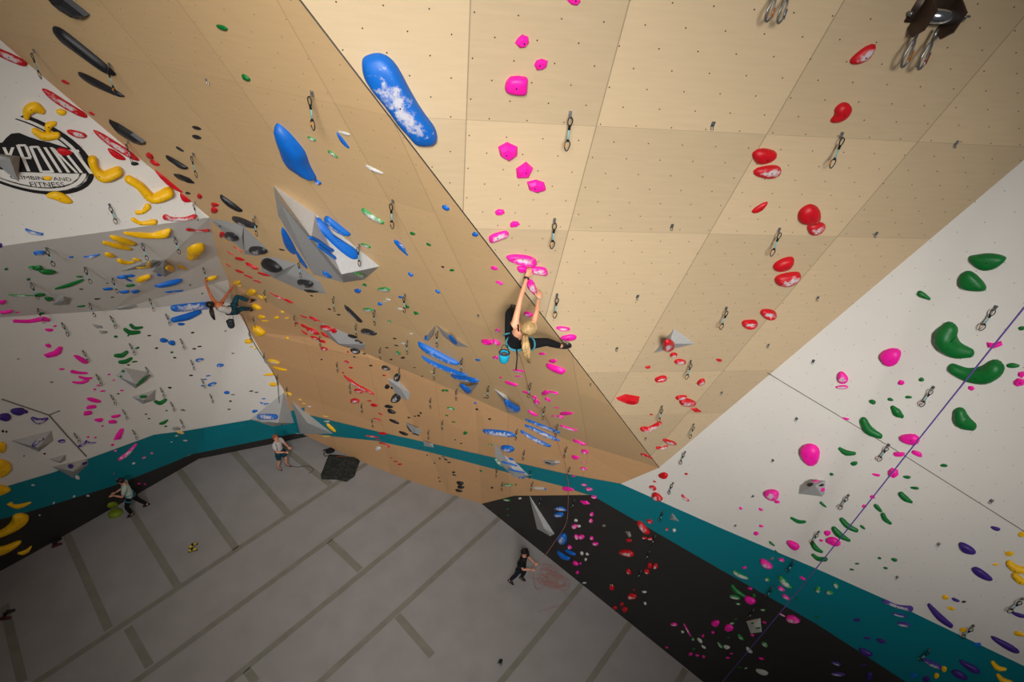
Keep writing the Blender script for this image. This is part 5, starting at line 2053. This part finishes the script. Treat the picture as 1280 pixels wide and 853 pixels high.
ORD = ['nearest', 'second nearest', 'third nearest', 'fourth nearest', 'fifth nearest', 'sixth nearest', 'seventh nearest', 'eighth nearest', 'ninth nearest', 'tenth nearest', 'eleventh nearest', 'twelfth nearest', 'thirteenth nearest', 'fourteenth nearest', 'fifteenth nearest']
holds = [t for t in THINGS if t[1] == 'hold']
inpic = lambda o: -6 < o['_px'][0] < 1286 and -6 < o['_px'][1] < 859
for t in list(THINGS):
    if not inpic(t[0]):
        THINGS.remove(t)
        for ch in list(t[0].children): bpy.data.objects.remove(ch)
        bpy.data.objects.remove(t[0])
holds = [t for t in THINGS if t[1] == 'hold']
# the 300 that show largest stay single; the many small ones become one object
def shown(t):
    o = t[0]; q = [proj(o.location + v.co) for v in o.data.vertices]
    return (max(p.x for p in q) - min(p.x for p in q)) * (max(p.y for p in q) - min(p.y for p in q))
holds.sort(key=shown, reverse=True)
rest = holds[300:]; keep = holds[:300]
wear = []; mlist = []; vs = []; fs = []; fm = []; sm = []
for t in rest:
    o = t[0]; b = len(vs); mt = o.data.materials[0]
    if mt not in mlist: mlist.append(mt)
    k = mlist.index(mt)
    vs += [o.location + v.co for v in o.data.vertices]; wear += [q.value for q in o.data.attributes['wear'].data]
    for p in o.data.polygons: fs.append([b + i for i in p.vertices]); fm.append(k); sm.append(p.use_smooth)
    for ch in list(o.children): bpy.data.objects.remove(ch)
    THINGS.remove(t); bpy.data.objects.remove(o)
small = mesh_obj('small_climbing_holds', vs, fs, None, None, False, mlist, fm)
for p, s_ in zip(small.data.polygons, sm): p.use_smooth = s_
at_ = small.data.attributes.new('wear', 'FLOAT', 'POINT')
for i, q in enumerate(wear): at_.data[i].value = q
tag(small, 'the many small climbing holds and footholds bolted all over the walls', 'climbing hold', kind='stuff')
groups = {}
for t in THINGS:
    o = t[0]; px = o['_px']
    lm = min(LM, key=lambda l: (l[0][0] - px[0]) ** 2 + (l[0][1] - px[1]) ** 2)
    dx, dy = px[0] - lm[0][0], px[1] - lm[0][1]; d = math.hypot(dx, dy)
    dr = DIRS[int(round(math.degrees(math.atan2(dy, dx)) / 45)) % 8]
    if d < 9: dr = 'at'
    if t[1] == 'volume' and d < 14: dr = None
    wn_ = wname(o['_wall'], px)
    groups.setdefault((t[1], t[2], wn_, lm[1], dr), []).append((d, t))
used = {}
for (noun, col, wn_, lmn, dr), lst in groups.items():
    lst.sort(key=lambda a: a[0])
    for i, (d, t) in enumerate(lst):
        o = t[0]; o_ = (ORD[i] if i < len(ORD) else 'number %d' % (i + 1)) + ' ' if len(lst) > 1 else ''
        wn2 = wn_
        if noun == 'hold':
            o['category'] = 'climbing hold'
            adj = (t[3] + ' ' if t[3] in ('small', 'large', 'huge', 'tiny') else '')
            lab = '%s%s hold on %s, %s%s %s' % (adj, col, wn2, o_, dr, lmn)
            o['group'] = col + ' climbing holds on the ' + wn_
        elif noun == 'volume':
            o['category'] = 'climbing volume'
            lab = 'grey faceted plywood volume on %s' % wn2 if dr is None else 'grey faceted volume on %s, %s%s %s' % (wn2, o_, dr, lmn)
            if dr is None: lab = lmn.replace('the ', '') + ' on ' + wn2
            o['group'] = 'grey plywood volumes'
        elif noun == 'quickdraw':
            o['category'] = 'quickdraw'; lab = 'quickdraw on %s, %s%s %s' % (wn2, o_, dr, lmn); o['group'] = 'quickdraws hanging from the walls'
        else:
            o['category'] = 'bolt hanger'; lab = 'bare steel bolt hanger on %s, %s%s %s' % (wn2, o_, dr, lmn); o['group'] = 'bare bolt hangers'
        w_ = lab.split()
        if len(w_) > 16: lab = lab.replace(' plywood', '').replace('white part of ', '')
        if len(lab.split()) > 16: lab = lab.replace('the ', '')
        if len(lab.split()) > 16: lab = lab.replace('black base of right wall', 'black base')
        if len(lab.split()) > 16: lab = lab.replace('small ', '')
        if len(lab.split()) > 16: lab = lab.replace('grey left overhang', 'left overhang').replace('lower plywood wall', 'lower wall').replace('grey volume on', 'volume on')
        if len(lab.split()) > 16: print('LONG', lab)
        if lab in used: print('DUP', lab)
        used[lab] = 1
        o['label'] = lab
for t in THINGS:
    for k in ('_px', '_wall', '_size', '_n', '_chalk'):
        if k in t[0]: del t[0][k]
# ------------------------------------------------------------------ light
w = bpy.data.worlds.new('world'); scene.world = w; w.use_nodes = True
w.node_tree.nodes['Background'].inputs[0].default_value = (.92, .96, 1, 1)
w.node_tree.nodes['Background'].inputs[1].default_value = .04
def area(loc, target, size, power, colr=(1, .98, .955), spread=180):  # unseen area lights, mostly added and aimed to brighten one wall region each
    ld = bpy.data.lights.new('unseen_area', 'AREA'); ld.shape = 'DISK'; ld.size = size; ld.energy = power; ld.color = colr; ld.spread = math.radians(spread)
    o = bpy.data.objects.new('unseen_area_light', ld); COL.objects.link(o); o.location = loc
    o.rotation_euler = (Vector(target) - Vector(loc)).to_track_quat('-Z', 'Y').to_euler()
    return o
area((-.6, .8, 18.3), (-.4, 6.5, 14.5), 1.2, 24, spread=150)
area((1.0, -5, 18.2), (0, 8.5, 12), 3.0, 175, spread=60)
area((2.6, -6, 18.2), (5.5, 8, 10), 2.4, 90, spread=50)
area((-3.2, -6, 18.2), (-8, 12, 6), 2.4, 110, spread=45)
area((-6, -6, 18.2), (-7, 9, 13), 2.4, 36, spread=45)
area((3.4, -8, 18.2), (6, 7, 7), 2.4, 12, spread=40)
area((0, -2, 18.2), (-3, 8, 0), 2.4, 215, spread=60)
area((2, -9, 15), (-1, 12, 5), 3.0, 70, spread=50)
area((-1.5, -1, 18.3), (-2.5, 7, 14), 1.5, 72, spread=70)
area((3, -4, 18.3), (6, 7.5, 10), 1.5, 25, spread=45)
scene.view_settings.view_transform = 'Standard'
scene.view_settings.look = 'None'
scene.view_settings.exposure = 0.0
scene.view_settings.gamma = 1.0
scene.view_settings.use_curve_mapping = False
